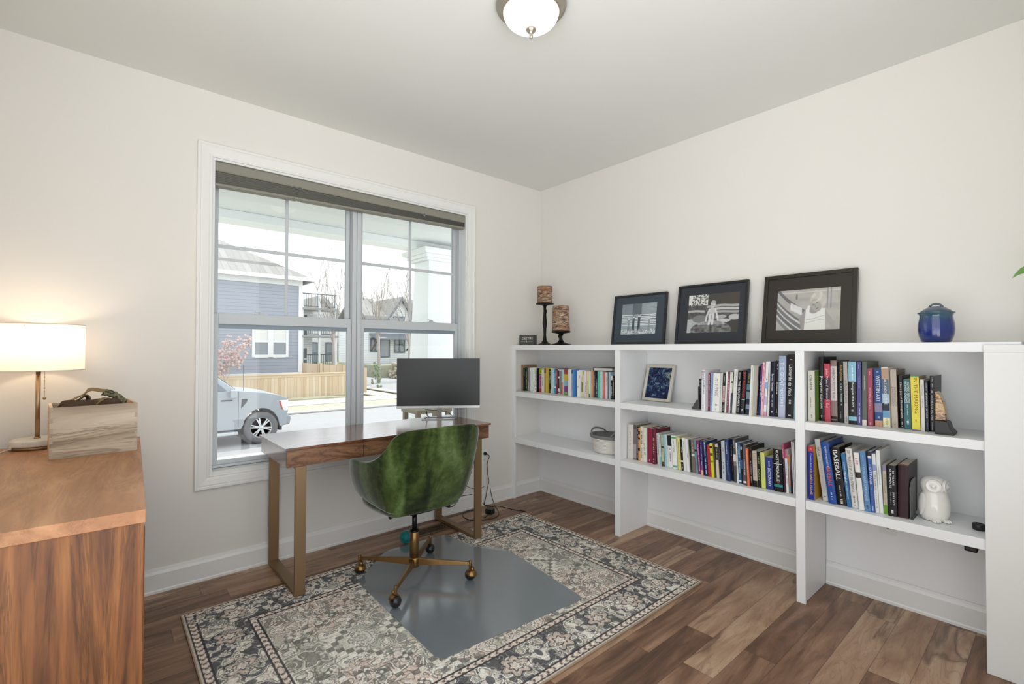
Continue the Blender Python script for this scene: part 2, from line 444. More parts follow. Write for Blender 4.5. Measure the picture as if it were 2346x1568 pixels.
v = []
for x, zb in ((sx0+.001, 2.2315), (sx1-.001, 2.2675)): v += [(x,.006,zb), (x,.052,zb), (x,.052,zb-.017), (x,.006,zb-.014)]
MB().add(v, [(0,1,2,3), (7,6,5,4), (0,4,5,1), (1,5,6,2), (2,6,7,3), (3,7,4,0)]).xf(P).build('bottom_rail', hd, sh, bevel=.0015)
for cx in (-2.13, -1.235):
    zb = 2.232+(cx-sx0)/(sx1-sx0)*.036
    for z0 in (2.292, zb-.028):
        c = MB().tube([(cx-.02,.0,z0+.016), (cx-.016,-.004,z0+.006), (cx,-.006,z0), (cx+.02,-.006,z0), (cx+.022,-.004,z0+.012), (cx+.012,-.002,z0+.013)], .0022, 6)
        c.box(cx-.012, cx+.018, -.006, .003, z0-.006, z0-.0015)
        c.xf(P).build('clip', M['clip'], sh)

# ------------------------------------------------------------------ bookcase
bc = empty('bookcase', 'white built-in open bookcase of three bays along the right wall', 'bookcase', (-.17, -1.5, 0))
P = Matrix.Translation((.17, 1.5, 0))
def part(mb, name, mat, parent, P=P, **k): return mb.xf(P).build(name, mat, parent, **k)
part(MB().box(-.348, -.0005, -3.03, -.0005, 1.279, 1.320), 'top_board', M['shelf'], bc, bevel=.0025)
part(MB().box(-.347, -.327, -.034, -.0005, 0, 1.279), 'stile', M['shelf'], bc, bevel=.0015)
for ya, yb in ((-1.137, -1.094), (-2.273, -2.231)):
    part(MB().box(-.347, -.327, ya, yb, 0, 1.279).box(-.327, -.0005, ya+.008, yb-.006, 0, 1.279), 'divider', M['shelf'], bc, bevel=.0015)
for y0, y1 in ((-1.0985, -.0005), (-2.2355, -1.1305), (-2.923, -2.267)):
    for z0, z1 in ((.880, .920), (.480, .524)):
        a, c = min(y1, -.034 if y1 > -.1 else y1-.008), (y0+.005 if y0 > -2.5 else y0)
        part(MB().box(-.327, -.0005, y0, y1, z0, z1).box(-.3455, -.327, c, a, z0, z1), 'shelf', M['shelf'], bc, bevel=.0012)
    part(MB().box(-.02, -.0046, y0, y1, 1.256, 1.279), 'cleat', M['shelf'], bc)
    part(MB().box(-.0045, -.0005, y0, y1, .1262, .4798).box(-.0045, -.0005, y0, y1, .5242, .8798).box(-.0045, -.0005, y0, y1, .9202, 1.279), 'back_panel', M['shelf'], bc)
BOOKS = [
('tall tan hardback at left end beside black book, upper left shelf', 0, -0.2452, -0.0112, 0.92, 0.0095, 0.2256, 0.1759, 0, 'a08468', None, 'h', [], []),
('thin black book with pale lettering between tan and green books, upper left shelf', 0, -0.2326, -0.0213, 0.92, 0.021, 0.1972, 0.142, 0, '17181a', None, 'p', [('~', 'd8d8d0', 0.05, 0.35, 0.5, 0)], []),
('dark green book with cream lettering between black and brown books, upper left shelf', 0, -0.2289, -0.0429, 0.92, 0.0254, 0.2045, 0.1472, 0, '1f4a2a', None, 'p', [('~', 'e8e8c8', 0.18, 0.9, 0.55, 0)], []),
('very thin brown book between green and slate books, upper left shelf', 0, -0.2303, -0.0706, 0.92, 0.0071, 0.204, 0.1469, 0, '7a5a36', None, 'p', [], []),
('grey blue book with white lettering between brown and white books, upper left shelf', 0, -0.2324, -0.0816, 0.92, 0.0204, 0.2032, 0.1463, 0, '8f98a0', None, 'p', [('~', 'e8eef0', 0.6, 0.95, 0.5, 0)], []),
('white book with thin grey script between slate and white books, upper left shelf', 0, -0.2574, -0.1313, 0.92, 0.017, 0.2054, 0.1479, 0, 'e6eae4', None, 'p', [('~', '8a8e90', 0.12, 0.8, 0.35, 0.1)], []),
('white book with small grey lettering between white and white books, upper left shelf', 0, -0.2422, -0.1489, 0.92, 0.0091, 0.2056, 0.148, 0, 'e3e8e0', None, 'p', [('~', '9a948c', 0.1, 0.5, 0.4, 0), ('~', 'a04038', 0.58, 0.64, 0.5, 0)], []),
('white book with large stacked black capitals between white and black books, upper left shelf', 0, -0.2297, -0.1586, 0.92, 0.0236, 0.2055, 0.148, 0, 'eef0ee', None, 'p', [('LESSONS', '2a2a2c', 0.02, 0.97, 0.7, 0, 's')], []),
('black book with stacked white capitals between white and pink books, upper left shelf', 0, -0.2363, -0.1914, 0.92, 0.0043, 0.2028, 0.146, 0, '0c0c0e', None, 'p', [('PARTITIONS', 'f0f0f0', 0.02, 0.97, 0.62, 0, 's')], []),
('pink book with lime label on top between black and cream books, upper left shelf', 0, -0.2089, -0.1963, 0.92, 0.0338, 0.2008, 0.1445, 0, 'c888b0', None, 'p', [('~', '7a2c60', 0.32, 0.8, 0.6, 0), ('~', '505818', 0.04, 0.2, 0.5, 0)], [(0, 0.25, 'b8cc3c'), (0.25, 0.28, '202020'), (0.85, 1, 'b85048')]),
('cream book with black drawn figures between pink and tan books, upper left shelf', 0, -0.2202, -0.2376, 0.92, 0.0267, 0.2052, 0.1478, 0, 'dfe2c8', None, 'p', [('~', '30302c', 0.38, 0.72, 0.6, 0)], [(0.0, 0.07, 'b8a890')]),
('narrow tan book with darker brown top between cream and yellow books, upper left shelf', 0, -0.2158, -0.2649, 0.92, 0.0187, 0.2047, 0.1474, 0, 'c8a27a', None, 'p', [('~', 'e8d4b0', 0.3, 0.6, 0.5, 0)], [(0, 0.2, '6a4a34')]),
('bright yellow book between tan and black books, upper left shelf', 0, -0.2202, -0.2912, 0.92, 0.0163, 0.2095, 0.1508, 0, 'd8c04a', None, 'p', [('~', '806a18', 0.02, 0.4, 0.4, 0)], []),
('black book with pale speckled cover art between yellow and white books, upper left shelf', 0, -0.2029, -0.3081, 0.92, 0.0259, 0.1993, 0.1435, 0, '1a2024', None, 'p', [('~', 'a8c0c8', 0.08, 0.45, 0.6, 0), ('~', 'f0f0f0', 0.86, 0.95, 0.5, 0)], [(0.4, 0.6, '4a6a58')]),
('thin white book with dark green lettering between black and light blue books, upper left shelf', 0, -0.2108, -0.3431, 0.92, 0.0142, 0.2071, 0.1491, 0, 'e2ece2', None, 'p', [('~', '5a7a80', 0.15, 0.85, 0.5, 0)], []),
('light blue book with white lettering between white and teal books, upper left shelf', 0, -0.2109, -0.3589, 0.92, 0.0177, 0.2063, 0.1485, 0, 'a8d0e0', None, 'p', [('~', 'f4f8fa', 0.15, 0.8, 0.5, 0)], []),
('teal blue book with pale band between light blue and maroon books, upper left shelf', 0, -0.2097, -0.3775, 0.92, 0.0175, 0.2056, 0.148, 0, '3a9ab8', None, 'p', [('~', 'e8f4f8', 0.2, 0.7, 0.5, 0)], [(0.72, 0.78, 'd8eef4')]),
('maroon book with tiny pink lettering between teal and white books, upper left shelf', 0, -0.217, -0.4048, 0.92, 0.018, 0.2042, 0.147, 0, '8e2e44', None, 'p', [('~', 'e0a0ac', 0.06, 0.6, 0.4, 0)], []),
('white book with heavy black bars between maroon and green books, upper left shelf', 0, -0.2125, -0.4234, 0.92, 0.0158, 0.1984, 0.1429, 0, 'f0ecec', None, 'p', [], [(0.03, 0.28, '34383a'), (0.36, 0.78, '2c3032'), (0.9, 0.97, '50404a')]),
('very thin sage green book between white and light blue books, upper left shelf', 0, -0.2022, -0.4398, 0.92, 0.0089, 0.1887, 0.1359, 0, '5a7a5c', None, 'p', [], []),
('light blue book with coral lower half between green and white books, upper left shelf', 0, -0.2032, -0.4517, 0.92, 0.0177, 0.1991, 0.1434, 0, 'c4e0ea', None, 'p', [('~', '50788a', 0.1, 0.4, 0.4, 0)], [(0.52, 1, 'e88878')]),
('thin plain white book between light blue and rainbow books, upper left shelf', 0, -0.2037, -0.472, 0.92, 0.0102, 0.1974, 0.1421, 0, 'eeeeec', None, 'p', [], []),
('book with bright stacked colour bands between white and white books, upper left shelf', 0, -0.2366, -0.5136, 0.92, 0.0384, 0.2071, 0.1491, 0, '6a9a4a', None, 'p', [('~', 'f0f0e0', 0.9, 0.97, 0.4, 0)], [(0, 0.2, '9a4448'), (0.2, 0.46, 'd8bc38'), (0.46, 0.66, '88b8d0'), (0.66, 0.88, '7a4488')]),
('white book with small orange mark between rainbow and white books, upper left shelf', 0, -0.2752, -0.5895, 0.92, 0.0149, 0.2058, 0.1482, 0, 'f0e6e4', None, 'p', [('~', 'c86838', 0.32, 0.4, 0.7, 0)], []),
('plain white book with tiny grey emblem between white and grey books, upper left shelf', 0, -0.2912, -0.6202, 0.92, 0.0204, 0.2085, 0.1501, 0, 'e8ecec', None, 'p', [('~', '7a7a80', 0.72, 0.84, 0.3, 0)], []),
('thin grey book with navy top between white and blue books, upper left shelf', 0, -0.2903, -0.6418, 0.92, 0.0095, 0.2056, 0.148, 0, 'a8a8b0', None, 'p', [('~', '3a4258', 0.5, 0.8, 0.5, 0)], [(0, 0.14, '101838')]),
('bright blue book with white lettering between grey and orange books, upper left shelf', 0, -0.2977, -0.6592, 0.92, 0.003, 0.2088, 0.1503, 0, '5a98d8', None, 'p', [('~', 'd8ecfc', 0.05, 0.3, 0.5, 0)], []),
('orange book with white upper part between blue and white books, upper left shelf', 0, -0.2214, -0.6568, 0.92, 0.0179, 0.1932, 0.1391, 0, 'd08058', None, 'p', [], [(0, 0.3, 'e8ecf0')]),
('white book with dark scribble mark between orange and white books, upper left shelf', 0, -0.2895, -0.6969, 0.92, 0.0191, 0.2028, 0.146, 0, 'f2eeec', None, 'p', [('~', '404040', 0.6, 0.68, 0.6, 0)], []),
('white book with square grey logo between white and cream books, upper left shelf', 0, -0.286, -0.7166, 0.92, 0.004, 0.2081, 0.1498, 0, 'eef0ee', None, 'p', [('~', 'b0b0b0', 0.3, 0.9, 0.2, 0)], [(0.2, 0.3, '70767a')]),
('cream book with pink patch and black stripe between white and grey books, upper left shelf', 0, -0.2653, -0.7213, 0.92, 0.0082, 0.2005, 0.1444, 0, 'e2dca8', None, 'p', [], [(0.22, 0.38, 'e8a8b0'), (0.42, 0.8, '40382c')]),
('pale grey book with olive top between cream and pink books, upper left shelf', 0, -0.2549, -0.73, 0.92, 0.0046, 0.2007, 0.1445, 0, 'dcdcd8', None, 'p', [('~', '50606a', 0.2, 0.8, 0.5, 0)], [(0, 0.14, 'a08c20')]),
('pale pink book with black lower lettering between grey and yellow books, upper left shelf', 0, -0.2446, -0.7352, 0.92, 0.0195, 0.2006, 0.1444, 0, 'f0dce0', None, 'p', [('~', '302c2c', 0.45, 0.88, 0.6, 0)], []),
('pale yellow book with black stencil lettering between pink and pale green books, upper left shelf', 0, -0.2496, -0.7614, 0.92, 0.0093, 0.1982, 0.1427, 0, 'dcd89a', None, 'p', [('~', '38342a', 0.38, 0.85, 0.6, 0)], []),
('pale green book with teal foot between yellow and peach books, upper left shelf', 0, -0.2371, -0.7713, 0.92, 0.0102, 0.2017, 0.1452, 0, 'dce4dc', None, 'p', [], [(0.86, 1, '2a7a88')]),
('peach book with brown lettering between pale green and charcoal books, upper left shelf', 0, -0.2242, -0.7821, 0.92, 0.0139, 0.2087, 0.1628, 0, 'dca07c', None, 'h', [('~', '8a5438', 0.05, 0.5, 0.5, 0)], []),
('charcoal book with white lettering between peach and black books, upper left shelf', 0, -0.2128, -0.7965, 0.92, 0.0131, 0.2019, 0.1454, 0, '46484e', None, 'p', [('~', 'd8d8dc', 0.15, 0.6, 0.5, 0)], []),
('thin black book with white patches between charcoal and mint books, upper left shelf', 0, -0.2014, -0.8102, 0.92, 0.0124, 0.2021, 0.1455, 0, '20242a', None, 'p', [('~', 'f0e8ec', 0.3, 0.97, 0.7, 0)], []),
('mint green book between black and pale blue books, upper left shelf', 0, -0.2393, -0.8553, 0.92, 0.018, 0.2013, 0.145, 0, '62c4a8', None, 'p', [], []),
('pale blue grey book between mint and coral books, upper left shelf', 0, -0.2331, -0.8739, 0.92, 0.0221, 0.2008, 0.1446, 0, 'bcd2d6', None, 'p', [('~', '8aa4ac', 0.2, 0.4, 0.3, 0)], []),
('coral pink book between pale blue and lilac books, upper left shelf', 0, -0.2263, -0.8965, 0.92, 0.0148, 0.1957, 0.1409, 0, 'dc7464', None, 'p', [('~', 'f4c8bc', 0.3, 0.7, 0.3, 0)], []),
('lilac white book with grey lettering between coral and teal books, upper left shelf', 0, -0.2213, -0.9119, 0.92, 0.0226, 0.1951, 0.1404, 0, 'e0dae2', None, 'p', [('~', '9a94a0', 0.1, 0.5, 0.4, 0)], []),
('very thin dark teal book between lilac and pale blue books, upper left shelf', 0, -0.22, -0.9352, 0.92, 0.0062, 0.1959, 0.1411, 0, '1e5058', None, 'p', [], []),
('pale blue book with dark foot lettering between teal and black books, upper left shelf', 0, -0.2205, -0.9428, 0.92, 0.0164, 0.1985, 0.1429, 0, 'b4ccd8', None, 'p', [('~', '607888', 0.3, 0.7, 0.3, 0)], []),
('short black book with white label on top between pale blue and black, upper left shelf', 0, -0.2173, -0.9598, 0.92, 0.0166, 0.1721, 0.1239, 0, '24242a', None, 'p', [('~', 'd8d8dc', 0.35, 0.95, 0.6, 0)], [(0.0, 0.18, 'eeeaea')]),
('short dark book with white lettering at right end after black book, upper left shelf', 0, -0.2177, -0.9784, 0.92, 0.0115, 0.1729, 0.1245, 0, '1c1a1e', None, 'p', [('~', 'e8e0e4', 0.1, 0.9, 0.6, 0)], []),
('thin black book with pale stripe at left end beside white book, upper middle shelf', 1, -0.2722, -1.6713, 0.92, 0.013, 0.1867, 0.1344, -0.0039, '1c1d20', None, 'p', [('~', 'c8ccd0', 0.05, 0.5, 0.5, 0)], []),
('wide white book with black and maroon title between black and maroon books, upper middle shelf', 1, -0.337, -1.7202, 0.92, 0.0224, 0.244, 0.1904, -0.008, 'e6e6ea', None, 'h', [('BeastieBoys', '1a1a1e', 0.02, 0.58, 0.4, 0.2), ('Book', '8a2038', 0.02, 0.25, 0.36, -0.2), ('~', 'a0a0a4', 0.84, 0.94, 0.5, 0)], []),
('thin maroon book with white lettering between white and light blue books, upper middle shelf', 1, -0.3015, -1.7432, 0.92, 0.0106, 0.2254, 0.1623, -0.0213, '8a2a3c', None, 'p', [('~', 'f0d8dc', 0.05, 0.9, 0.55, 0)], []),
('light blue book with blue lettering between maroon and cream books, upper middle shelf', 1, -0.3176, -1.7633, 0.92, 0.0124, 0.2268, 0.1633, -0.0273, '9ab4dc', None, 'p', [('~', '46689c', 0.03, 0.85, 0.5, 0)], []),
('thick off white book titled ART in THEORY between light blue and white, upper middle shelf', 1, -0.3198, -1.7778, 0.92, 0.0414, 0.2265, 0.1631, -0.0398, 'ecebe8', None, 'p', [('ART in THEORY', '38383a', 0.13, 0.6, 0.24, 0.12), ('1 9 0 0 - 1 9 9 0', '48484a', 0.12, 0.58, 0.18, -0.13), ('~', '707070', 0.77, 0.86, 0.4, 0), ('M', '303030', 0.91, 0.95, 0.16, 0)], []),
('thin ridged white book between cream and black books, upper middle shelf', 1, -0.3067, -1.82, 0.92, 0.0074, 0.2289, 0.1648, -0.0388, 'dcdcd8', None, 'p', [], []),
('black book with pale red central label between white and white books, upper middle shelf', 1, -0.3144, -1.832, 0.92, 0.0128, 0.2288, 0.1648, -0.0546, '1e1c1e', None, 'p', [('MODERN', '5a2024', 0.35, 0.7, 0.7, 0), ('~', 'd0d0d0', 0.05, 0.25, 0.4, 0), ('~', 'c8c8c8', 0.8, 0.95, 0.4, 0)], [(0.32, 0.73, 'd8b4b0')]),
('narrow plain white book between black and mauve books, upper middle shelf', 1, -0.3128, -1.8468, 0.92, 0.0094, 0.2383, 0.1716, -0.0485, 'e8e6e2', None, 'p', [], []),
('mauve book with white lettering between white and white books, upper middle shelf', 1, -0.3119, -1.8569, 0.92, 0.0127, 0.2376, 0.1711, -0.0522, '7c4a58', None, 'p', [('~', 'e8dce0', 0.05, 0.85, 0.5, 0)], []),
('thin white book with faint lettering between mauve and slate books, upper middle shelf', 1, -0.3114, -1.8707, 0.92, 0.0076, 0.2369, 0.1706, -0.0501, 'e8e8ea', None, 'p', [], []),
('slate book with cream upper spine between white and white books, upper middle shelf', 1, -0.3125, -1.8797, 0.92, 0.0076, 0.2362, 0.1701, -0.0501, '3a444c', None, 'p', [('~', 'f0f0f0', 0.86, 0.92, 0.5, 0)], [(0, 0.22, 'dcdcc0'), (0.22, 0.26, '181818'), (0.26, 0.5, 'd8d8b8')]),
('white book with long grey title between slate and black books, upper middle shelf', 1, -0.3069, -1.8879, 0.92, 0.0192, 0.2533, 0.1824, -0.0592, 'e2e2de', None, 'p', [('~', '54585a', 0.05, 0.65, 0.25, 0.1)], []),
('black book titled THE HEALING ARTS between white and black books, upper middle shelf', 1, -0.298, -1.9087, 0.92, 0.018, 0.2459, 0.177, -0.055, '141416', None, 'p', [('THE HEALING ARTS', 'f0f0f0', 0.24, 0.82, 0.6, 0), ('~', 'c8c8c8', 0.04, 0.2, 0.4, 0), ('~', 'c0c0c0', 0.86, 0.97, 0.35, 0)], []),
('thick black book with large red capitals between black and dark blue books, upper middle shelf', 1, -0.294, -1.9276, 0.92, 0.0222, 0.2468, 0.1925, -0.0685, '1c1c20', None, 'h', [('JEFF BRIDGES', 'd03a38', 0.02, 0.62, 0.66, 0), ('~', 'e8e8e8', 0.87, 0.96, 0.4, 0)], [(0.655, 0.67, 'c8c8c8'), (0.67, 0.99, '2c3036')]),
('dark book with blue cloudy spine between black and white books, upper middle shelf', 1, -0.2844, -1.9526, 0.92, 0.0198, 0.2571, 0.1851, -0.0599, '2a3a48', None, 'p', [('~', 'b8c040', 0.1, 0.32, 0.4, 0)], [(0.34, 0.46, '6a94a8'), (0.5, 0.66, '8a9aa8'), (0.78, 0.88, '90a0b0')]),
('thin plain white book between dark blue and cream books, upper middle shelf', 1, -0.337, -1.9955, 0.92, 0.0088, 0.2793, 0.2011, -0.0468, 'e4e4e0', None, 'p', [], []),
('very thin cream book between white and black books, upper middle shelf', 1, -0.334, -2.0049, 0.92, 0.0041, 0.2782, 0.2003, -0.0486, 'dcdccc', None, 'p', [], []),
('black book with red and white lettering between cream and navy books, upper middle shelf', 1, -0.2742, -2.0106, 0.92, 0.004, 0.2723, 0.196, -0.0448, '161416', None, 'p', [('~', 'b83034', 0.06, 0.58, 0.35, 0.2), ('~', 'e8e8e8', 0.32, 0.6, 0.4, -0.2), ('~', 'c8c8b8', 0.92, 0.97, 0.6, 0)], []),
('navy book with magenta and white title between black and pink books, upper middle shelf', 1, -0.266, -2.0153, 0.92, 0.0123, 0.2861, 0.2232, -0.055, '1e3a78', None, 'h', [('THE POWER OF', 'c83070', 0.02, 0.33, 0.6, 0), ('FEMINIST ART', 'f0f0f4', 0.34, 0.64, 0.62, 0), ('~', 'c85090', 0.66, 0.82, 0.35, 0)], []),
('pale pink book with rose lettering between navy and white books, upper middle shelf', 1, -0.2701, -2.0293, 0.92, 0.0145, 0.2947, 0.2122, -0.0513, 'e8b8c0', None, 'p', [('~', 'c05870', 0.03, 0.52, 0.55, 0), ('~', '8a5060', 0.55, 0.75, 0.4, 0)], []),
('white book with sky blue middle between pink and white books, upper middle shelf', 1, -0.2755, -2.0469, 0.92, 0.013, 0.3018, 0.2173, -0.0563, 'e6e6ec', None, 'p', [('~', '303030', 0.31, 0.34, 0.6, 0)], [(0.38, 0.5, '8ab0e0'), (0.64, 0.8, 'c8b8d8'), (0.92, 1, 'd8a0b8')]),
('narrow white book with black lettering between white and navy books, upper middle shelf', 1, -0.2726, -2.0655, 0.92, 0.0065, 0.3031, 0.2182, -0.0395, 'e0e0dc', None, 'p', [('~', '606468', 0.04, 0.48, 0.5, 0)], []),
('dark navy book with white serif title between white and black books, upper middle shelf', 1, -0.2651, -2.0754, 0.92, 0.024, 0.2992, 0.2333, -0.03, '16142c', None, 'h', [('Barnett Newman', 'e8e8f0', 0.22, 0.53, 0.42, 0), ('~', 'c8c8d0', 0.6, 0.82, 0.25, 0), ('~', 'f0f0f0', 0.9, 0.93, 0.45, 0)], []),
('black book beside the pale thick volume between navy and pale blue books, upper middle shelf', 1, -0.2575, -2.1003, 0.92, 0.0135, 0.306, 0.2355, -0.0293, '121116', None, 'h', [('~', 'e0e0e0', 0.06, 0.17, 0.4, 0), ('~', 'e0e0e0', 0.38, 0.6, 0.4, 0), ('~', 'd8d8d8', 0.86, 0.94, 0.4, 0)], []),
('tall pale blue art volume with capital title between black and black books, upper middle shelf', 1, -0.265, -2.118, 0.92, 0.0355, 0.3334, 0.243, -0.0229, 'a4b4cc', None, 'h', [('THE GREAT MASTERS', 'e8eef6', 0.1, 0.82, 0.46, 0)], [(0.415, 0.425, '485468'), (0.8, 0.99, 'b8bcd0')]),
('tallest black hardback with white serif title between pale blue and light blue, upper middle shelf', 1, -0.2697, -2.1593, 0.92, 0.0356, 0.3392, 0.2477, -0.0333, '1e1c1c', None, 'h', [('Leonardo da Vinci', 'f2f2f2', 0.16, 0.64, 0.5, 0), ('~', 'd0d0d0', 0.07, 0.085, 0.5, 0), ('~', 'c8c8c8', 0.71, 0.78, 0.5, 0), ('~', 'f0f0f0', 0.945, 0.965, 0.6, 0)], []),
('tall narrow light blue book at right end after black book, upper middle shelf', 1, -0.2663, -2.1955, 0.92, 0.0141, 0.3408, 0.2443, -0.0354, '90bccc', None, 'p', [('~', '5a8898', 0.1, 0.25, 0.3, 0)], []),
('wide cream book with grey lettering at left end beside grey book, lower middle shelf', 2, -0.2617, -1.1384, 0.524, 0.041, 0.2398, 0.1871, -0.0196, 'dcd6cc', None, 'h', [('~', '6a645c', 0.2, 0.78, 0.2, 0)], []),
('grey book with pale photo on spine between cream and black books, lower middle shelf', 2, -0.2554, -1.18, 0.524, 0.0251, 0.2405, 0.1732, -0.0218, '7c7672', None, 'p', [], [(0.55, 0.95, 'a8a0a0'), (0, 0.12, '5a5650')]),
('thin black book with white lettering between grey and orange books, lower middle shelf', 2, -0.2506, -1.2067, 0.524, 0.0111, 0.2307, 0.1661, -0.0174, '241c18', None, 'p', [('~', 'e8e4dc', 0.05, 0.95, 0.5, 0)], []),
('orange book with black blotches between black and cream books, lower middle shelf', 2, -0.2594, -1.225, 0.524, 0.013, 0.226, 0.1627, -0.0023, 'e09a60', None, 'p', [('~', 'f8f0e0', 0.35, 0.6, 0.5, 0)], [(0.1, 0.2, '2a1a14'), (0.3, 0.36, '30201a'), (0.62, 0.7, '2c1c18')]),
('cream book with black edge lettering between orange and white books, lower middle shelf', 2, -0.2555, -1.2385, 0.524, 0.0218, 0.236, 0.1699, -0.0023, 'e6dfc4', None, 'p', [('~', '38342c', 0.08, 0.5, 0.6, 0), ('~', '50483c', 0.62, 0.92, 0.4, 0)], []),
('white book with handwritten title what if between cream and maroon books, lower middle shelf', 2, -0.2591, -1.265, 0.524, 0.0238, 0.2328, 0.1676, -0.0024, 'e6e4de', None, 'p', [('what if?', '3a4a5c', 0.44, 0.8, 0.55, 0), ('~', 'a0a09c', 0.2, 0.4, 0.3, 0)], []),
('glossy maroon volume with silver streaks between white and maroon books, lower middle shelf', 2, -0.2489, -1.2905, 0.524, 0.0369, 0.2289, 0.1785, 0.0024, '8a2440', None, 'h', [('~', 'd89ab0', 0.9, 0.98, 0.4, 0)], []),
('thick maroon hardback with boxed gilt letters between maroon and grey books, lower middle shelf', 2, -0.263, -1.3382, 0.524, 0.0233, 0.231, 0.1802, -0.0003, '6a1a30', None, 'h', [('BCST', 'd8b890', 0.25, 0.75, 0.45, 0, 's'), ('~', 'e0c0a0', 0.84, 0.96, 0.4, 0)], []),
('pale grey book with dark capitals between maroon and white books, lower middle shelf', 2, -0.2525, -1.3697, 0.524, 0.0168, 0.2067, 0.1488, 0.0366, 'd6d8da', None, 'p', [('~', '484c50', 0.05, 0.7, 0.6, 0)], []),
('white book with mint foot between grey and sage books, lower middle shelf', 2, -0.259, -1.3915, 0.524, 0.0134, 0.1994, 0.1435, 0.0566, 'd8dce0', None, 'p', [('~', '7a94a0', 0.1, 0.6, 0.5, 0)], [(0.72, 0.98, '8ccab4')]),
('sage green book with dark medallion between white and light blue books, lower middle shelf', 2, -0.2713, -1.4142, 0.524, 0.019, 0.2042, 0.147, 0.0413, 'a8b49a', None, 'p', [('~', 'e0e4d0', 0.55, 0.85, 0.5, 0)], [(0.36, 0.43, '3c4438'), (0.86, 1, '4a3434')]),
('light blue book with faint lettering between sage and pale green books, lower middle shelf', 2, -0.2703, -1.4383, 0.524, 0.0135, 0.207, 0.149, 0.0631, 'a4cfdc', None, 'p', [('~', '6a9cae', 0.2, 0.8, 0.4, 0)], []),
('thin pale green book between light blue and white books, lower middle shelf', 2, -0.2696, -1.453, 0.524, 0.0075, 0.2112, 0.1521, 0.0662, 'd4dcd8', None, 'p', [], []),
('white book with black photo at the top between pale green and white, lower middle shelf', 2, -0.2642, -1.4612, 0.524, 0.0273, 0.2047, 0.1474, 0.0655, 'ebe6e6', None, 'p', [('~', '585454', 0.36, 0.82, 0.4, 0)], [(0, 0.32, '202228')]),
('white book with green emblems at both ends between white and yellow books, lower middle shelf', 2, -0.272, -1.4951, 0.524, 0.0309, 0.2102, 0.1514, 0.0674, 'eceeea', None, 'p', [('Learn of Great', '384038', 0.14, 0.5, 0.4, 0)], [(0.04, 0.09, '58b060'), (0.9, 0.96, '6ab08a')]),
('pale yellow book with thin grey lettering between white and black books, lower middle shelf', 2, -0.271, -1.5304, 0.524, 0.0212, 0.2036, 0.1466, 0.0633, 'dcd488', None, 'p', [('~', '6a6434', 0.15, 0.7, 0.4, 0)], []),
('black book with white patch near the foot between yellow and white books, lower middle shelf', 2, -0.2692, -1.5528, 0.524, 0.0148, 0.1929, 0.1389, 0.0661, '221f22', None, 'p', [('~', 'e8e0e0', 0.25, 0.42, 0.4, 0), ('~', 'd0c8c8', 0.8, 0.95, 0.4, 0)], [(0.68, 0.73, 'eeeeee')]),
('white book with small grey spine letters between black and white books, lower middle shelf', 2, -0.2697, -1.5682, 0.524, 0.021, 0.2051, 0.1477, 0.0663, 'e6e6e4', None, 'p', [('~', 'a0a4a4', 0.1, 0.3, 0.5, 0)], []),
('white book with red and black slash between white and dark green books, lower middle shelf', 2, -0.2783, -1.595, 0.524, 0.0157, 0.2042, 0.1471, 0.0703, 'e8e8e4', None, 'p', [('~', '702c30', 0.45, 0.56, 0.3, 0)], []),
('dark green black book between white and taupe books, lower middle shelf', 2, -0.2659, -1.6114, 0.524, 0.0101, 0.1984, 0.1429, 0.0669, '16241c', None, 'p', [('~', '50a058', 0.3, 0.4, 0.5, 0), ('~', 'e0e0e0', 0.92, 0.97, 0.5, 0)], []),
('taupe book with white oval emblem between dark green and teal books, lower middle shelf', 2, -0.2654, -1.6231, 0.524, 0.021, 0.199, 0.1433, 0.0613, '7c6c62', None, 'p', [('~', 'd8d0c8', 0.08, 0.38, 0.35, 0)], [(0.42, 0.5, 'e0e4dc')]),
('dusty teal book between taupe and plum books, lower middle shelf', 2, -0.2671, -1.6473, 0.524, 0.0151, 0.2014, 0.145, 0.0739, '6a9096', None, 'p', [], [(0.28, 0.34, '2c3034')]),
('plum book with pale pink lettering between teal and purple books, lower middle shelf', 2, -0.2747, -1.6686, 0.524, 0.0149, 0.2055, 0.148, 0.0714, '84386c', None, 'p', [('~', 'f0d0e4', 0.12, 0.9, 0.55, 0)], []),
('purple book fading to peach at the foot between plum and blue books, lower middle shelf', 2, -0.2881, -1.6919, 0.524, 0.0145, 0.2066, 0.1487, 0.0474, '3a2a6a', None, 'p', [('~', 'd8d4f0', 0.03, 0.32, 0.4, 0), ('~', 'c0ccf0', 0.34, 0.7, 0.55, 0)], [(0.7, 0.85, '8a4a90'), (0.85, 1, 'e8b098')]),
('blue book with long white title between purple and red books, lower middle shelf', 2, -0.2793, -1.7116, 0.524, 0.0186, 0.2047, 0.1474, 0.0698, '1c3a66', None, 'p', [('~', 'f0f4f8', 0.02, 0.95, 0.45, 0)], []),
('plain red book between blue and lime books, lower middle shelf', 2, -0.287, -1.7368, 0.524, 0.0178, 0.188, 0.1354, 0.0582, 'b03238', None, 'p', [], []),
('lime yellow book with black splashes between red and dark grey books, lower middle shelf', 2, -0.2877, -1.7573, 0.524, 0.0156, 0.2007, 0.1445, 0.0692, 'd6d440', None, 'p', [], [(0.08, 0.14, '242410'), (0.28, 0.36, '5a5a1c'), (0.5, 0.56, '8a8a20')]),
('thin dark grey hardback between lime and cream books, lower middle shelf', 2, -0.2803, -1.7735, 0.524, 0.0084, 0.211, 0.1646, 0.0566, '4a4240', None, 'h', [], []),
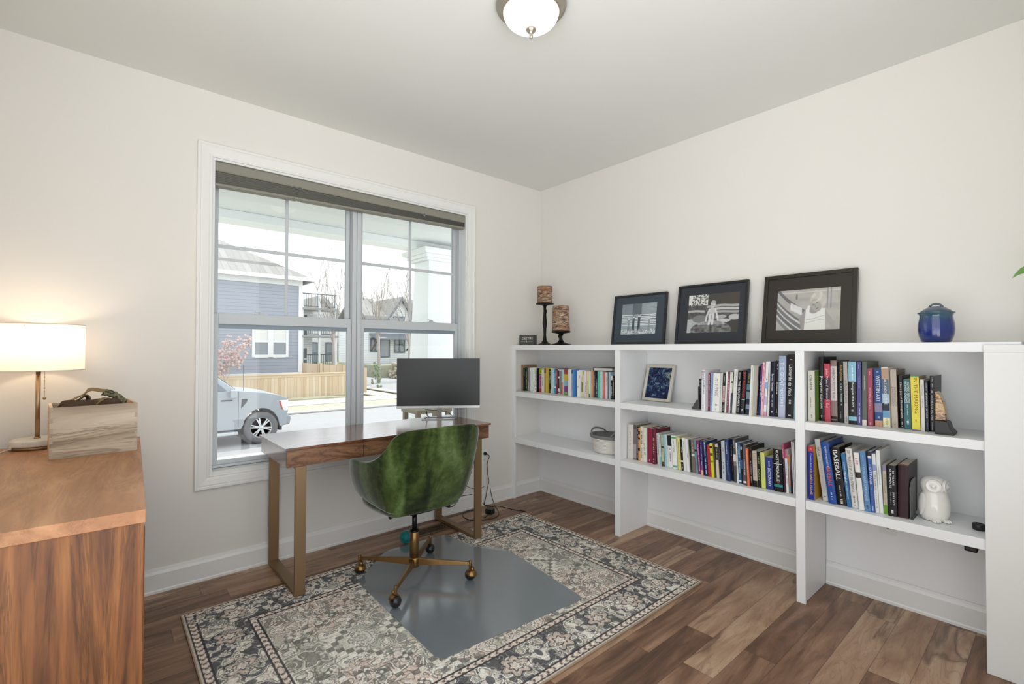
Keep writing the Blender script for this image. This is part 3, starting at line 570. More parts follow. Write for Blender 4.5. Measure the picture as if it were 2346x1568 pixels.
('cream book with black title panel above between dark grey and black books, lower middle shelf', 2, -0.277, -1.7825, 0.524, 0.0157, 0.2002, 0.1441, 0.0551, 'd6ccbc', None, 'p', [('ANN BEARD', 'd8c8a8', 0.12, 0.42, 0.5, 0)], [(0, 0.09, 'd0c8b8'), (0.09, 0.47, '121010')]),
('black book with faint grey lettering between cream and silver books, lower middle shelf', 2, -0.2727, -1.7992, 0.524, 0.0122, 0.2074, 0.1494, 0.0567, '161416', None, 'p', [('~', '8a9088', 0.1, 0.5, 0.4, 0)], []),
('silver blue book with dark framed lettering between black and blue books, lower middle shelf', 2, -0.2909, -1.8222, 0.524, 0.0201, 0.2265, 0.163, 0.0297, 'bcc4cc', None, 'p', [('~', 'a83848', 0.15, 0.35, 0.45, 0), ('~', '38485c', 0.55, 0.88, 0.5, 0)], []),
('thick navy blue hardback with spaced white letters between silver and black books, lower middle shelf', 2, -0.2906, -1.8497, 0.524, 0.0204, 0.2381, 0.1857, 0.0596, '283c68', None, 'h', [('~', 'd8dce8', 0.06, 0.34, 0.3, 0), ('~', 'a8b0c8', 0.52, 0.86, 0.3, 0)], []),
('black book with red lettering below between blue and grey books, lower middle shelf', 2, -0.2665, -1.8715, 0.524, 0.0092, 0.2048, 0.1475, 0.0631, '120c10', None, 'p', [('~', 'd0d0d8', 0.05, 0.3, 0.5, 0), ('~', 'b83a3a', 0.35, 0.75, 0.45, 0)], []),
('dark grey book with white patch midway between black and white books, lower middle shelf', 2, -0.2896, -1.8927, 0.524, 0.0156, 0.2487, 0.1791, 0.0436, '4c4e50', None, 'p', [('~', 'e0e0e0', 0.04, 0.22, 0.3, 0)], [(0.36, 0.52, 'd8d4d0'), (0.52, 0.62, '8a7a74')]),
('thin white book with grey lettering between grey and blue books, lower middle shelf', 2, -0.291, -1.9098, 0.524, 0.0081, 0.2286, 0.1646, 0.0418, 'e0e4e4', None, 'p', [('~', '707678', 0.3, 0.85, 0.4, 0)], []),
('steel blue book with white lettering between white and black books, lower middle shelf', 2, -0.2898, -1.9185, 0.524, 0.0148, 0.2299, 0.1655, 0.0361, '3c6688', None, 'p', [('MY LIGHT', 'e8f0f4', 0.1, 0.36, 0.55, 0), ('~', 'e8f0f4', 0.46, 0.75, 0.4, 0)], [(0.92, 0.96, 'd8e0e8')]),
('thin black book with blue label between blue and taupe books, lower middle shelf', 2, -0.2888, -1.9339, 0.524, 0.0079, 0.2226, 0.1603, 0.035, '101318', None, 'p', [], [(0.4, 0.62, '4a64a0'), (0.06, 0.13, 'c0c4c8')]),
('grey mauve book with white lettering between black and orange books, lower middle shelf', 2, -0.3019, -1.9489, 0.524, 0.0175, 0.2241, 0.1614, 0.0239, '5a5054', None, 'p', [('~', 'f0ecec', 0.35, 0.75, 0.35, 0), ('~', 'b0a8a8', 0.06, 0.28, 0.25, 0)], [(0.9, 0.95, 'e0d8d8')]),
('burnt orange book between taupe and black books, lower middle shelf', 2, -0.3043, -1.9715, 0.524, 0.0114, 0.208, 0.1498, 0.0455, 'd8704c', None, 'p', [('~', 'f4c8b4', 0.05, 0.95, 0.4, 0)], []),
('black hardback with red upper lettering between orange and beige books, lower middle shelf', 2, -0.2962, -1.9835, 0.524, 0.0144, 0.2208, 0.1722, 0.0298, '161314', None, 'h', [('~', 'b04040', 0.04, 0.28, 0.45, 0), ('~', 'b8b8b8', 0.35, 0.9, 0.35, 0)], []),
('beige book with black foot between black and black books, lower middle shelf', 2, -0.2915, -1.9986, 0.524, 0.0219, 0.1971, 0.1419, 0.029, 'c8bcae', None, 'p', [('TALENT CODE', '8a7c6c', 0.04, 0.72, 0.5, 0)], [(0.83, 1, '1c1a1a')]),
('black book with lime green title between beige and yellow books, lower middle shelf', 2, -0.2865, -2.0211, 0.524, 0.0169, 0.1978, 0.1424, 0.0284, '14160e', None, 'p', [('EASY', '90b028', 0.5, 0.82, 0.5, 0), ('~', 'a0b858', 0.14, 0.36, 0.4, 0)], []),
('lemon yellow book with pale blue lettering between black and blue books, lower middle shelf', 2, -0.2862, -2.0409, 0.524, 0.0209, 0.1949, 0.1404, 0.0398, 'd6da74', None, 'p', [('WORLD OF LEARNING', '8ab4b8', 0.06, 0.72, 0.45, 0)], []),
('worn blue dictionary with white lettering between yellow and black books, lower middle shelf', 2, -0.2811, -2.0628, 0.524, 0.0365, 0.1731, 0.1246, 0.0296, '2c3a80', None, 'p', [('DICTIONARY', 'f0f2f8', 0.34, 0.9, 0.4, 0.0), ('~', 'c0c8e8', 0.1, 0.32, 0.3, 0)], []),
('thickest black paperback titled THESAURUS between blue and pink books, lower middle shelf', 2, -0.2921, -2.1084, 0.524, 0.0426, 0.2272, 0.1636, 0.0334, '0e0d10', None, 'p', [("ROGET'S THESAURUS", 'f4f4f4', 0.03, 0.76, 0.34, 0.0), ('~', 'c04058', 0.77, 0.81, 0.4, 0)], [(0.345, 0.358, 'd8d8d8'), (0.83, 0.89, '2a8a88')]),
('thin pink book with white lettering between black and white books, lower middle shelf', 2, -0.2807, -2.1522, 0.524, 0.007, 0.2593, 0.1867, 0.0356, 'b04a70', None, 'p', [('~', 'f4e8ee', 0.1, 0.3, 0.5, 0)], [(0.3, 1, '3a2a40')]),
('white book with rose top and blue lettering between pink and orange books, lower middle shelf', 2, -0.2805, -2.164, 0.524, 0.0113, 0.2287, 0.1647, 0.0426, 'e8e8e8', None, 'p', [('~', '4a8aa0', 0.25, 0.6, 0.5, 0), ('~', '304050', 0.64, 0.8, 0.4, 0)], [(0, 0.2, 'b85a74')]),
('small brown book with orange label between white and purple books, lower middle shelf', 2, -0.2751, -2.1759, 0.524, 0.0077, 0.2049, 0.1475, 0.0299, 'b08a78', None, 'p', [('~', 'e8d0c0', 0.3, 0.8, 0.4, 0)], [(0.02, 0.22, 'd08048'), (0.84, 0.94, '508a98')]),
('dark purple book between orange and white books, lower middle shelf', 2, -0.2751, -2.1848, 0.524, 0.0044, 0.209, 0.1505, 0.0154, '2a2038', None, 'p', [], [(0, 0.4, '6a5a64')]),
('tall white booklet leaning by the divider between purple and white books, lower middle shelf', 2, -0.2715, -2.1937, 0.524, 0.0062, 0.2743, 0.1975, 0.0338, 'e6e6e8', None, 'p', [], []),
('second slim white booklet by the divider between white and white books, lower middle shelf', 2, -0.2678, -2.2004, 0.524, 0.0045, 0.2716, 0.1956, 0.031, 'ececec', None, 'p', [], []),
('last slim white booklet against the divider at right end after white book, lower middle shelf', 2, -0.2652, -2.2055, 0.524, 0.0052, 0.2749, 0.198, 0.0115, 'e2e4e6', None, 'p', [], []),
('cream book with large grey capitals at left end beside black book, upper right shelf', 3, -0.2952, -2.274, 0.92, 0.0309, 0.2593, 0.1867, 0.0026, 'd2cfc2', '6a8c3a', 'p', [('OBAMA', '4a4a48', 0.09, 0.39, 0.4, -0.05), ('~', '5a5a58', 0.53, 0.73, 0.18, -0.1), ('~', '6a6a66', 0.87, 0.93, 0.4, 0)], []),
('tallest black book with white script and capitals between cream and red books, upper right shelf', 3, -0.2353, -2.3074, 0.92, 0.0207, 0.3288, 0.2133, 0.0046, '141214', None, 'h', [('Prom', 'f0f0f0', 0.3, 0.46, 0.7, 0), ('MARY ELLEN MARK', 'f0f0f0', 0.46, 0.81, 0.42, 0), ('~', 'd0d0d0', 0.91, 0.95, 0.4, 0)], []),
('red pink book with dark photographic middle between black and mauve books, upper right shelf', 3, -0.2418, -2.3313, 0.92, 0.0265, 0.2958, 0.2198, 0.0041, 'c04a5c', None, 'h', [("John Waters' Director's Cut", 'f4f0f0', 0.09, 0.76, 0.44, 0)], [(0.24, 0.62, '3a2a3c')]),
('mauve brown book with pale title strip between red and dark green books, upper right shelf', 3, -0.2348, -2.359, 0.92, 0.0275, 0.3116, 0.2128, 0.0061, '8c7672', None, 'h', [('AMERICAN ROOTS MUSIC', '54484a', 0.12, 0.63, 0.36, 0)], [(0.09, 0.65, 'd0c8c8'), (0.905, 0.95, '201c1c'), (0.97, 1, '2a2020')]),
('dark green black book with gold script between mauve and grey books, upper right shelf', 3, -0.2274, -2.3875, 0.92, 0.0257, 0.3045, 0.2054, 0.0061, '0c1a14', None, 'h', [('RollingStone', 'c8a468', 0.05, 0.31, 0.5, 0.1), ('~', 'b8c8c0', 0.34, 0.72, 0.28, 0.1), ('~', '8a9a94', 0.82, 0.95, 0.2, 0)], []),
('light grey book with thin dark capitals between dark green and black books, upper right shelf', 3, -0.245, -2.419, 0.92, 0.0168, 0.308, 0.223, 0.0131, 'b4aeaa', None, 'h', [('AMERICAN PLACES', '5a5450', 0.3, 0.67, 0.55, 0), ('~', '706a68', 0.9, 0.97, 0.5, 0)], []),
('book with light blue top and dark photo spine between grey and violet, upper right shelf', 3, -0.2491, -2.4381, 0.92, 0.033, 0.3085, 0.2271, 0.0066, '1a1c1c', None, 'h', [('Photographs 1934-1975', 'f0f0f0', 0.33, 0.72, 0.36, 0.05), ('~', 'e0f0f4', 0.04, 0.3, 0.3, 0.05), ('~', 'e8e8e8', 0.75, 0.8, 0.4, 0)], [(0, 0.32, '8ec0d4'), (0.875, 0.94, '84bcd0')]),
('violet blue book with small white lettering between black and grey green books, upper right shelf', 3, -0.2514, -2.4736, 0.92, 0.0182, 0.3093, 0.2294, 0.0035, '54508a', None, 'h', [('~', 'c8c4e8', 0.05, 0.12, 0.3, 0), ('Artificial Light', 'c0bce0', 0.26, 0.42, 0.36, 0), ('~', 'f0f0f8', 0.66, 0.97, 0.28, 0)], []),
('grey green book with cream foot between violet and rose books, upper right shelf', 3, -0.2514, -2.4935, 0.92, 0.0172, 0.3098, 0.2294, -0.0052, '5e6660', None, 'h', [('~', 'b8c4b8', 0.22, 0.45, 0.26, 0)], [(0.91, 1, 'dcd4cc')]),
('rose red book titled WOMEN ARTISTS between grey green and blue books, upper right shelf', 3, -0.2439, -2.5136, 0.92, 0.0205, 0.2765, 0.1991, 0.0034, 'a04a5c', None, 'p', [('WOMEN ARTISTS', 'd8b0b4', 0.33, 0.71, 0.42, 0), ('~', 'd0a0a8', 0.05, 0.12, 0.3, 0), ('~', 'e0c0c0', 0.94, 0.98, 0.5, 0)], []),
('blue book titled WESTERN ART between rose and white books, upper right shelf', 3, -0.2237, -2.5384, 0.92, 0.03, 0.2759, 0.1987, 0.0168, '24508a', None, 'p', [('WESTERN ART', 'f0f2f6', 0.12, 0.57, 0.5, 0), ('~', 'd8dce8', 0.04, 0.07, 0.5, 0), ('~', 'c8d0e0', 0.82, 0.87, 0.5, 0)], [(0.6, 0.76, '8a88a4'), (0.9, 1, 'd0a488')]),
('white book with blue and orange painted spine between blue and beige books, upper right shelf', 3, -0.2336, -2.5719, 0.92, 0.0265, 0.2838, 0.2044, 0.0226, 'e0d8c8', None, 'p', [('ART AND CULTURE', 'e8e8e8', 0.2, 0.62, 0.36, 0), ('USED', '303020', 0.86, 0.96, 0.42, 0.05)], [(0.02, 0.2, 'b89880'), (0.2, 0.45, '5a6a80'), (0.45, 0.6, 'a8c0d4'), (0.6, 0.72, '202838'), (0.72, 0.84, '6a98bc'), (0.85, 0.97, 'e8e4b0')]),
('beige book with two lines of brown lettering between white and black books, upper right shelf', 3, -0.2133, -2.6005, 0.92, 0.0233, 0.2734, 0.1913, 0.0202, 'beb2a6', '6a5644', 'p', [('ANTHROPOLOGY', '7a6a5c', 0.3, 0.63, 0.36, 0.2), ('& PHOTOGRAPHY', '7a6a5c', 0.3, 0.63, 0.36, -0.2), ('~', '8a7c70', 0.92, 0.96, 0.4, 0)], []),
('black book titled Joy of Photography between beige and teal books, upper right shelf', 3, -0.2051, -2.6317, 0.92, 0.0136, 0.2469, 0.1778, 0.0273, '121010', None, 'p', [('More Joy of Photography', 'f0f0f0', 0.14, 0.81, 0.62, 0), ('~', 'd8d8d8', 0.88, 0.98, 0.6, 0)], []),
('teal book with bold white capitals between black and yellow books, upper right shelf', 3, -0.2317, -2.6514, 0.92, 0.0247, 0.2304, 0.1659, 0.0156, '366a72', None, 'p', [("WOMEN'S REALITIES", 'e8f0f0', 0.05, 0.47, 0.36, 0.2), ("WOMEN'S CHOICES", 'e8f0f0', 0.04, 0.47, 0.36, -0.2), ('~', 'a8c4c8', 0.5, 0.72, 0.3, 0), ('~', 'd0e0e0', 0.78, 0.92, 0.5, 0)], []),
('yellow book titled IN THE MAKING between teal and white books, upper right shelf', 3, -0.2572, -2.6822, 0.92, 0.029, 0.2474, 0.1781, 0.0193, 'e2d44c', 'b0986c', 'p', [('IN THE MAKING', '8a4020', 0.03, 0.68, 0.44, 0.1), ('~', 'c88c40', 0.05, 0.7, 0.1, -0.32), ('~', '202010', 0.79, 0.83, 0.25, 0)], [(0, 0.02, '6ab060'), (0.975, 1, '7a70a8')]),
('slim white book with grey script lettering between yellow and dark blue books, upper right shelf', 3, -0.2432, -2.7118, 0.92, 0.0131, 0.2327, 0.1675, 0.0126, 'e0dcd8', None, 'p', [('Color Photography', '5a6470', 0.1, 0.32, 0.4, 0), ('~', '808890', 0.37, 0.55, 0.3, 0)], []),
('dark blue black book titled SHAPING SPACE between white and black books, upper right shelf', 3, -0.2397, -2.7273, 0.92, 0.0104, 0.2297, 0.1654, 0.0141, '182430', None, 'p', [('SHAPING SPACE', 'd8dce0', 0.24, 0.74, 0.44, 0), ('~', 'c0c8d0', 0.05, 0.2, 0.3, 0), ('~', '90a0b4', 0.77, 0.95, 0.3, 0)], []),
('black ART ON THE EDGE book at right end after dark blue book, upper right shelf', 3, -0.2205, -2.7383, 0.92, 0.0162, 0.25, 0.18, -0.0052, '0e0c0e', '24262c', 'p', [('ART ON THE EDGE AND OVER', 'f0ecec', 0.26, 0.8, 0.44, 0), ('~', 'b8b8b8', 0.03, 0.22, 0.3, 0), ('~', 'c8c8c8', 0.84, 0.97, 0.3, 0)], []),
('royal blue book titled Business Plans at left end beside grey book, lower right shelf', 4, -0.3098, -2.2784, 0.524, 0.026, 0.2724, 0.1961, 0.0114, '1c2f8c', 'c89a3c', 'p', [('Complete Book of', 'e8e8f0', 0.14, 0.45, 0.28, 0), ('BUSINESS PLANS', 'f0c050', 0.46, 0.9, 0.42, 0), ('~', 'e8a0a0', 0.03, 0.09, 0.5, 0)], [(0, 0.11, 'b83440')]),
('tall pale grey book about pro football between blue and blue books, lower right shelf', 4, -0.2827, -2.3346, 0.524, 0.0241, 0.3082, 0.2404, 0.1193, 'c6c4c2', None, 'h', [('NFL100', '303030', 0.13, 0.28, 0.42, 0), ('A CENTURY OF PRO FOOTBALL', '8a8684', 0.3, 0.87, 0.34, 0), ('~', '303030', 0.9, 0.95, 0.5, 0)], []),
('blue hardback with orange BASEBALL lettering between grey and black books, lower right shelf', 4, -0.3027, -2.366, 0.524, 0.0335, 0.302, 0.2356, 0.1172, '1e4a94', None, 'h', [('100 YEARS OF MAJOR LEAGUE', 'e8ecf4', 0.07, 0.41, 0.3, 0), ('BASEBALL', 'e0602c', 0.41, 0.72, 0.5, 0.05), ('~', 'c8d0e0', 0.82, 0.94, 0.3, 0)], []),
('black book with large white BASEBALL capitals between blue and blue books, lower right shelf', 4, -0.2916, -2.4004, 0.524, 0.0366, 0.2784, 0.2172, 0.1084, '14100f', None, 'h', [('BASEBALL', 'f4f2ee', 0.05, 0.58, 0.52, 0), ('~', 'a8a098', 0.66, 0.86, 0.3, 0), ('~', 'e8dcc8', 0.9, 0.98, 0.5, 0)], []),
('medium blue book with white script between black and white books, lower right shelf', 4, -0.3016, -2.4425, 0.524, 0.0155, 0.257, 0.1851, 0.0987, '2c6a9c', None, 'p', [('THE STORY OF', 'e8f0f8', 0.16, 0.36, 0.36, 0), ('Baseball', 'f4f8fc', 0.37, 0.54, 0.56, 0), ('IN 100 PHOTOGRAPHS', 'e0ecf4', 0.55, 0.85, 0.3, 0)], []),
('off white book titled 200 YEARS OF SPORT between blue and white books, lower right shelf', 4, -0.2887, -2.4587, 0.524, 0.0269, 0.2822, 0.2201, 0.0962, 'dedad4', None, 'h', [('200 YEARS OF SPORT IN AMERICA', '5a5650', 0.03, 0.74, 0.44, 0), ('~', '7a746c', 0.8, 0.96, 0.4, 0)], []),
('white book with red LIFE and dark photo between white and steel blue, lower right shelf', 4, -0.306, -2.4912, 0.524, 0.0212, 0.2698, 0.2105, 0.0807, 'e6e4e0', None, 'h', [('LIFE', 'b83a44', 0.1, 0.21, 0.44, 0)], [(0.34, 0.44, '2a2422')]),
('steel blue book titled CONTAINER GARDENING between white and blue books, lower right shelf', 4, -0.3044, -2.5142, 0.524, 0.0218, 0.28, 0.2016, 0.0742, '5a84b0', None, 'p', [('CONTAINER GARDENING', 'c0d4e8', 0.27, 0.82, 0.44, 0), ('~', 'a0b8d4', 0.07, 0.25, 0.25, 0), ('~', '20242c', 0.9, 0.97, 0.5, 0)], []),
('blue book titled COTTAGE with patterned top between steel blue and white books, lower right shelf', 4, -0.3004, -2.5366, 0.524, 0.0147, 0.2811, 0.2024, 0.0474, '3c5ca0', None, 'p', [('COTTAGE', 'e8ecf4', 0.21, 0.54, 0.6, 0), ('~', '8aa0d0', 0.58, 0.8, 0.25, 0), ('~', 'c8d0ec', 0.9, 0.98, 0.5, 0)], [(0, 0.07, '282828'), (0.07, 0.11, 'd8d8d8')]),
('white book titled CABINETS SHELVES between blue and white books, lower right shelf', 4, -0.295, -2.5527, 0.524, 0.0135, 0.2733, 0.1968, 0.05, 'e0e2de', None, 'p', [('CABINETS SHELVES', '383a3c', 0.31, 0.62, 0.5, 0), ('~', '606468', 0.63, 0.92, 0.3, 0)], [(0.18, 0.29, '90a0c0')]),
('taller plain white book between white and beige books, lower right shelf', 4, -0.2899, -2.5669, 0.524, 0.0145, 0.2915, 0.2098, 0.0452, 'e2e4e2', 'd0d4d2', 'p', [('~', '8a9094', 0.25, 0.55, 0.3, 0)], []),
('beige book with green foot between white and black books, lower right shelf', 4, -0.2845, -2.5821, 0.524, 0.0139, 0.2276, 0.1639, 0.0234, 'c0b8a4', None, 'p', [('YOUR GREEN HOME', '6a6458', 0.18, 0.58, 0.5, 0), ('~', 'a89468', 0.62, 0.8, 0.4, 0)], [(0.0, 0.13, '8a84a0'), (0.82, 1, '6a9c2c')]),
('black hardback with two lines of white capitals between beige and dark maroon, lower right shelf', 4, -0.2944, -2.6, 0.524, 0.032, 0.2314, 0.1805, 0.0148, '161418', None, 'h', [('50 YEARS,', 'f0f0f0', 0.1, 0.4, 0.22, 0.18), ('50 MOMENTS', 'f0f0f0', 0.07, 0.44, 0.22, -0.14), ('JERRY RICE', 'e8e8e8', 0.52, 0.78, 0.24, 0.16), ('~', 'c0c0c0', 0.52, 0.78, 0.12, -0.14), ('~', 'e8e4d8', 0.88, 0.95, 0.4, 0)], []),
('old thick dark maroon leather book at right end after black book, lower right shelf', 4, -0.2871, -2.6328, 0.524, 0.0384, 0.2428, 0.1894, -0.0112, '321820', '2a1c20', 'h', [], [(0, 0.02, '6a4038'), (0.98, 1, '5a3430')]),
]
# ------------------------------------------------------------------ books
SHELVES = ['upper left shelf', 'upper middle shelf', 'lower middle shelf', 'upper right shelf', 'lower right shelf']
def ink(h): return pm(h, .6, var=.0, name='print_'+h)
def cover_mat(h, kind): return pm(h, .42 if kind == 'p' else .48, var=.035, scale=60, name='cover_'+h, spec=.4)
def make_book(lab, sh, x, yL, z, w, h, d, th, col, side, kind, texts, bands):
    zz = z+.0004+(w*math.sin(-th) if th < 0 else 0)
    root = empty('book', lab, 'book', (x, yL, zz), (-th, 0, 0), 'books on the '+SHELVES[sh])
    hard = kind == 'h'
    t = min(.0022 if hard else .0007, w*.14); bul = .0028 if hard and w > .02 else 0.0
    if bul: out = [(0,0), (-bul*.65,-w*.12), (-bul,-w*.3), (-bul,-w*.7), (-bul*.65,-w*.88), (0,-w)]
    else: out = [(0,0), (-.0004,-w*.12), (-.0004,-w*.88), (0,-w)]
    ns = len(out)
    inn = [(d,-w), (d,-w+t), (t,-w+t), (t,-t), (d,-t), (d,0)]
    ring = out+inn; n = len(ring)
    mats = [cover_mat(col, kind)]; cuts = {0.0, 1.0}
    for f0, f1, c in bands: cuts |= {f0, f1}
    cuts = sorted(cuts)
    mb = MB()
    V = [(p[0], p[1], h*(1-c)) for c in cuts for p in ring]; F = []; I = []
    side_i = 0
    if side: mats.append(cover_mat(side, kind)); side_i = 1
    for i in range(len(cuts)-1):
        mid = (cuts[i]+cuts[i+1])/2; mi = 0
        for f0, f1, c in bands:
            if f0 <= mid <= f1:
                m_ = cover_mat(c, kind)
                if m_ not in mats: mats.append(m_)
                mi = mats.index(m_)
        for k in range(n):
            k2 = (k+1) % n
            F.append((i*n+k, i*n+k2, (i+1)*n+k2, (i+1)*n+k)); I.append(mi if k < ns-1 else (side_i if k == ns-1 else 0))
    for base, rev in ((0, True), ((len(cuts)-1)*n, False)):
        a = [base+k for k in range(n)]
        for q in (a[:ns]+[a[ns+2], a[ns+3]], [a[ns-1], a[ns], a[ns+1], a[ns+2]], [a[ns+3], a[ns+4], a[ns+5], a[0]]):
            F.append(tuple(q[::-1] if rev else q)); I.append(0)
    mb.v = V; mb.f = F; mb.m = I; mb.sm = [False]*len(F)
    mb.build('cover', mats, root)
    e = .003 if hard else .0004
    MB().box(t+.0001, d-(e if hard else .0002), -w+t+.0001, -t-.0001, e, h-e).build('pages', M['pages'], root)
    xo = -bul-.0006
    groups = {}
    for tx in texts:
        s, c, f0, f1, wf = tx[:5]; off = tx[5] if len(tx) > 5 else 0; ori = tx[6] if len(tx) > 6 else 'd'
        g = groups.setdefault(c, MB())
        zt, zb = h*(1-f0), h*(1-f1); Ln = zt-zb; yc = -w/2-off*w; wd = min(wf, .8)*w
        if s == '~':                                   # unreadable small print as tiny strokes
            r = random.Random(int(w*1e5)+int(f0*1000)); p = 0; cw = min(wd*.62, Ln/3) if wd > .003 else Ln/8
            cw = min(cw, .006)
            while p < Ln-cw*.5:
                cl = cw*r.uniform(.45, .8)
                if r.random() < .85: g.add([(xo, yc+wd*.32*r.uniform(.7,1), zt-p), (xo, yc-wd*.32, zt-p), (xo, yc-wd*.32, zt-p-cl), (xo, yc+wd*.32*r.uniform(.7,1), zt-p-cl)], [(0,1,2,3)])
                p += cw
        elif ori == 's':                               # letters stacked upright
            k = len(s); step = Ln/k
            for i, ch in enumerate(s):
                vs, fs, asp = text_mesh(ch); hh = step*.72; ww = min(wd, hh*asp)
                g.add([(xo, yc+ww/2-vx*ww, zt-i*step-hh+vy*hh) for vx, vy in vs], fs)
        else:
            vs, fs, asp = text_mesh(s); hh = wd; ww = Ln
            g.add([(xo, yc+hh/2-vy*hh, zt-vx*ww) for vx, vy in vs], fs)
    for c, g in groups.items():
        if g.f: g.build('title', ink(c), root, fixn=False)
    return root
for bk in BOOKS: make_book(*bk)
# the book lying flat on the others, its spine to the left
fb = empty('book', 'dark grey hardback lying flat across the upright books at right end of upper left shelf', 'book', (-.222, -.802, .92+.2028), (0, 0, .22), 'books on the upper left shelf')
w_, d_, h_ = .155, .185, .024
dk = cover_mat('4c4e50', 'h')
pf = [(0,.0), (-.004,.004), (-.006,.012), (-.004,.020), (0,.024), (w_,.024), (w_,.0215), (.004,.0215), (.002,.012), (.004,.0025), (w_,.0025), (w_,0)]
MB().prism([(-p[0], p[1]) for p in pf], 0, d_, 'x').build('cover', dk, fb)
MB().box(.004, d_-.004, -w_+.004, -.0045, .0027, .0213).build('pages', pm('dcdad2', .8, var=.06, scale=200, name='white_pages'), fb)
# ------------------------------------------------------------------ things on top of the bookcase (top at z = 1.32)
ZT = 1.3202
def seg_d(U, V, ax, ay, bx, by):
    px, py = U-ax, V-ay; bx_, by_ = bx-ax, by-ay; t = np.clip((px*bx_+py*by_)/(bx_**2+by_**2+1e-9), 0, 1)
    return np.hypot(px-t*bx_, py-t*by_)
def put(col, mask, g):
    mask = np.clip(mask, 0, 1)[..., None]; g = np.array(g, float); g = g if g.ndim else np.array([g]*3); return col*(1-mask)+g*mask
def soft(d, r, e=.008): return np.clip((r-d)/e+.5, 0, 1)
A1 = 1.31; A2 = 1.30; A3 = 1.55
def photo_four(U, V):
    x = U*A1; g = .62+.22*(vnoise(x*7, V*30, 1)-.5); col = np.repeat(g[..., None], 3, 2)*np.array([.93, .98, 1.03])
    col = put(col, (V > .55)*(U < .42)*.8, (.50, .55, .58)); col = put(col, (V > .62)*(U > .6)*.7, (.62, .65, .67))
    col = put(col, (V > .56)*(np.abs(U-.44) < .13)*.9, (.38, .42, .44))
    for k in range(7):
        v0 = .30+.055*k; col = put(col, (np.abs(V-v0) < .014)*(np.abs(U-.5) < .5), (.86, .88, .9))
        col = put(col, (np.abs(V-v0-.022) < .008)*(U > .55), (.3, .33, .36))
    n = vnoise(x*40, V*45, 3); col = put(col, (V < .17)*(n > .5)*.8, (.86, .88, .88)); col = put(col, (V < .28)*(V > .17)*.6, (.60, .66, .70))
    for u, s, d in ((.22, .8, .55), (.36, .95, .30), (.52, 1.0, .26), (.81, .78, .58)):
        px = u*A1; hv = .18+.42*s
        col = put(col, soft(np.maximum(np.abs(x-px)-.045*s+.02, np.abs(V-.36*s-.04)-.17*s), .02), (d, d+.04, d+.06))
        col = put(col, soft(seg_d(x, V, px-.02, .3*s, px-.03, .14), .022), (d*.9, d*.9+.03, d*.9+.05)); col = put(col, soft(seg_d(x, V, px+.02, .3*s, px+.03, .14), .022), (d*.9, d*.9+.03, d*.9+.05))
        col = put(col, soft(np.hypot(x-px, V-hv), .042*s+.01), (.8, .82, .83)); col = put(col, soft(np.hypot(x-px, V-hv-.012), .04*s)*(V > hv), (d+.2, d+.22, d+.24))
    return col
def photo_rock(U, V):
    x = U*A2; n = vnoise(x*10, V*10, 5)*.6+vnoise(x*34, V*34, 6)*.4
    g = .34+.22*(n-.5); col = np.repeat(g[..., None], 3, 2)
    col = put(col, (V > .62)*(U > .38), np.array([.28, .27, .25])); lf = vnoise(x*42, V*42, 7)
    col = put(col, (V > .72)*(U < .4)*(lf > .45), (.82, .82, .8)); col = put(col, (V > .74)*(U < .07), (.86, .86, .84))
    for v0, a, b_, c in ((.68, .5, 1.3, .66), (.60, .55, 1.3, .74), (.52, .6, 1.3, .62), (.56, .0, .45, .68)):
        col = put(col, soft(np.abs(V-v0-.012*np.sin(x*9)), .03)*(x > a)*(x < b_), (c,)*3)
    col = put(col, (V < .36)*(U < .3)*.8, (.76, .78, .78)); col = put(col, (V < .42)*(U > .74), (.26, .25, .24))
    for cx, cy, rx, ry, c in ((1.2, .38, .14, .07, .72), (.95, .30, .17, .045, .76), (.85, .40, .16, .05, .66), (.33, .36, .2, .1, .48)):
        col = put(col, soft(np.hypot((x-cx)/rx, (V-cy)/ry), 1, .1), (c,)*3)
    rk = soft(np.hypot((x-.62)/.52, (V-.05)/.26), 1, .05); rg = .40+.3*(vnoise(x*16, V*22, 9)-.5)+.16*(V > .2)
    col = col*(1-rk[..., None])+np.repeat(rg[..., None], 3, 2)*rk[..., None]
    L = (.82,)*3; D = (.42,)*3
    bx = .64
    col = put(col, soft(np.hypot((x-bx)/.10, (V-.42)/.10), 1, .1), (.45,)*3)                   # shorts
    col = put(col, soft(np.hypot((x-bx)/.075, (V-.55)/.11), 1, .1), (.74,)*3)                 # chest
    for a in ((bx-.07, .60, bx-.13, .44), (bx-.13, .44, bx-.15, .30), (bx+.08, .60, bx+.13, .44), (bx+.13, .44, bx+.16, .31)): col = put(col, soft(seg_d(x, V, *a), .022), L)
    for a in ((bx-.06, .46, bx-.05, .30), (bx-.05, .30, bx-.07, .22), (bx+.03, .46, bx+.02, .30), (bx+.02, .30, bx+.02, .22)): col = put(col, soft(seg_d(x, V, *a), .03), L)
    col = put(col, soft(np.hypot((x-bx-.015)/.062, (V-.735)/.078), 1, .1), (.80,)*3); col = put(col, soft(np.hypot((x-bx-.02)/.066, (V-.77)/.06), 1, .1)*(V > .75), (.66,)*3)
    col = put(col, soft(np.hypot(x-bx+.01, V-.73), .008), D); col = put(col, soft(np.hypot(x-bx-.03, V-.735), .008), D); col = put(col, soft(seg_d(x, V, bx, .69, bx+.025, .692), .004), D)
    return col
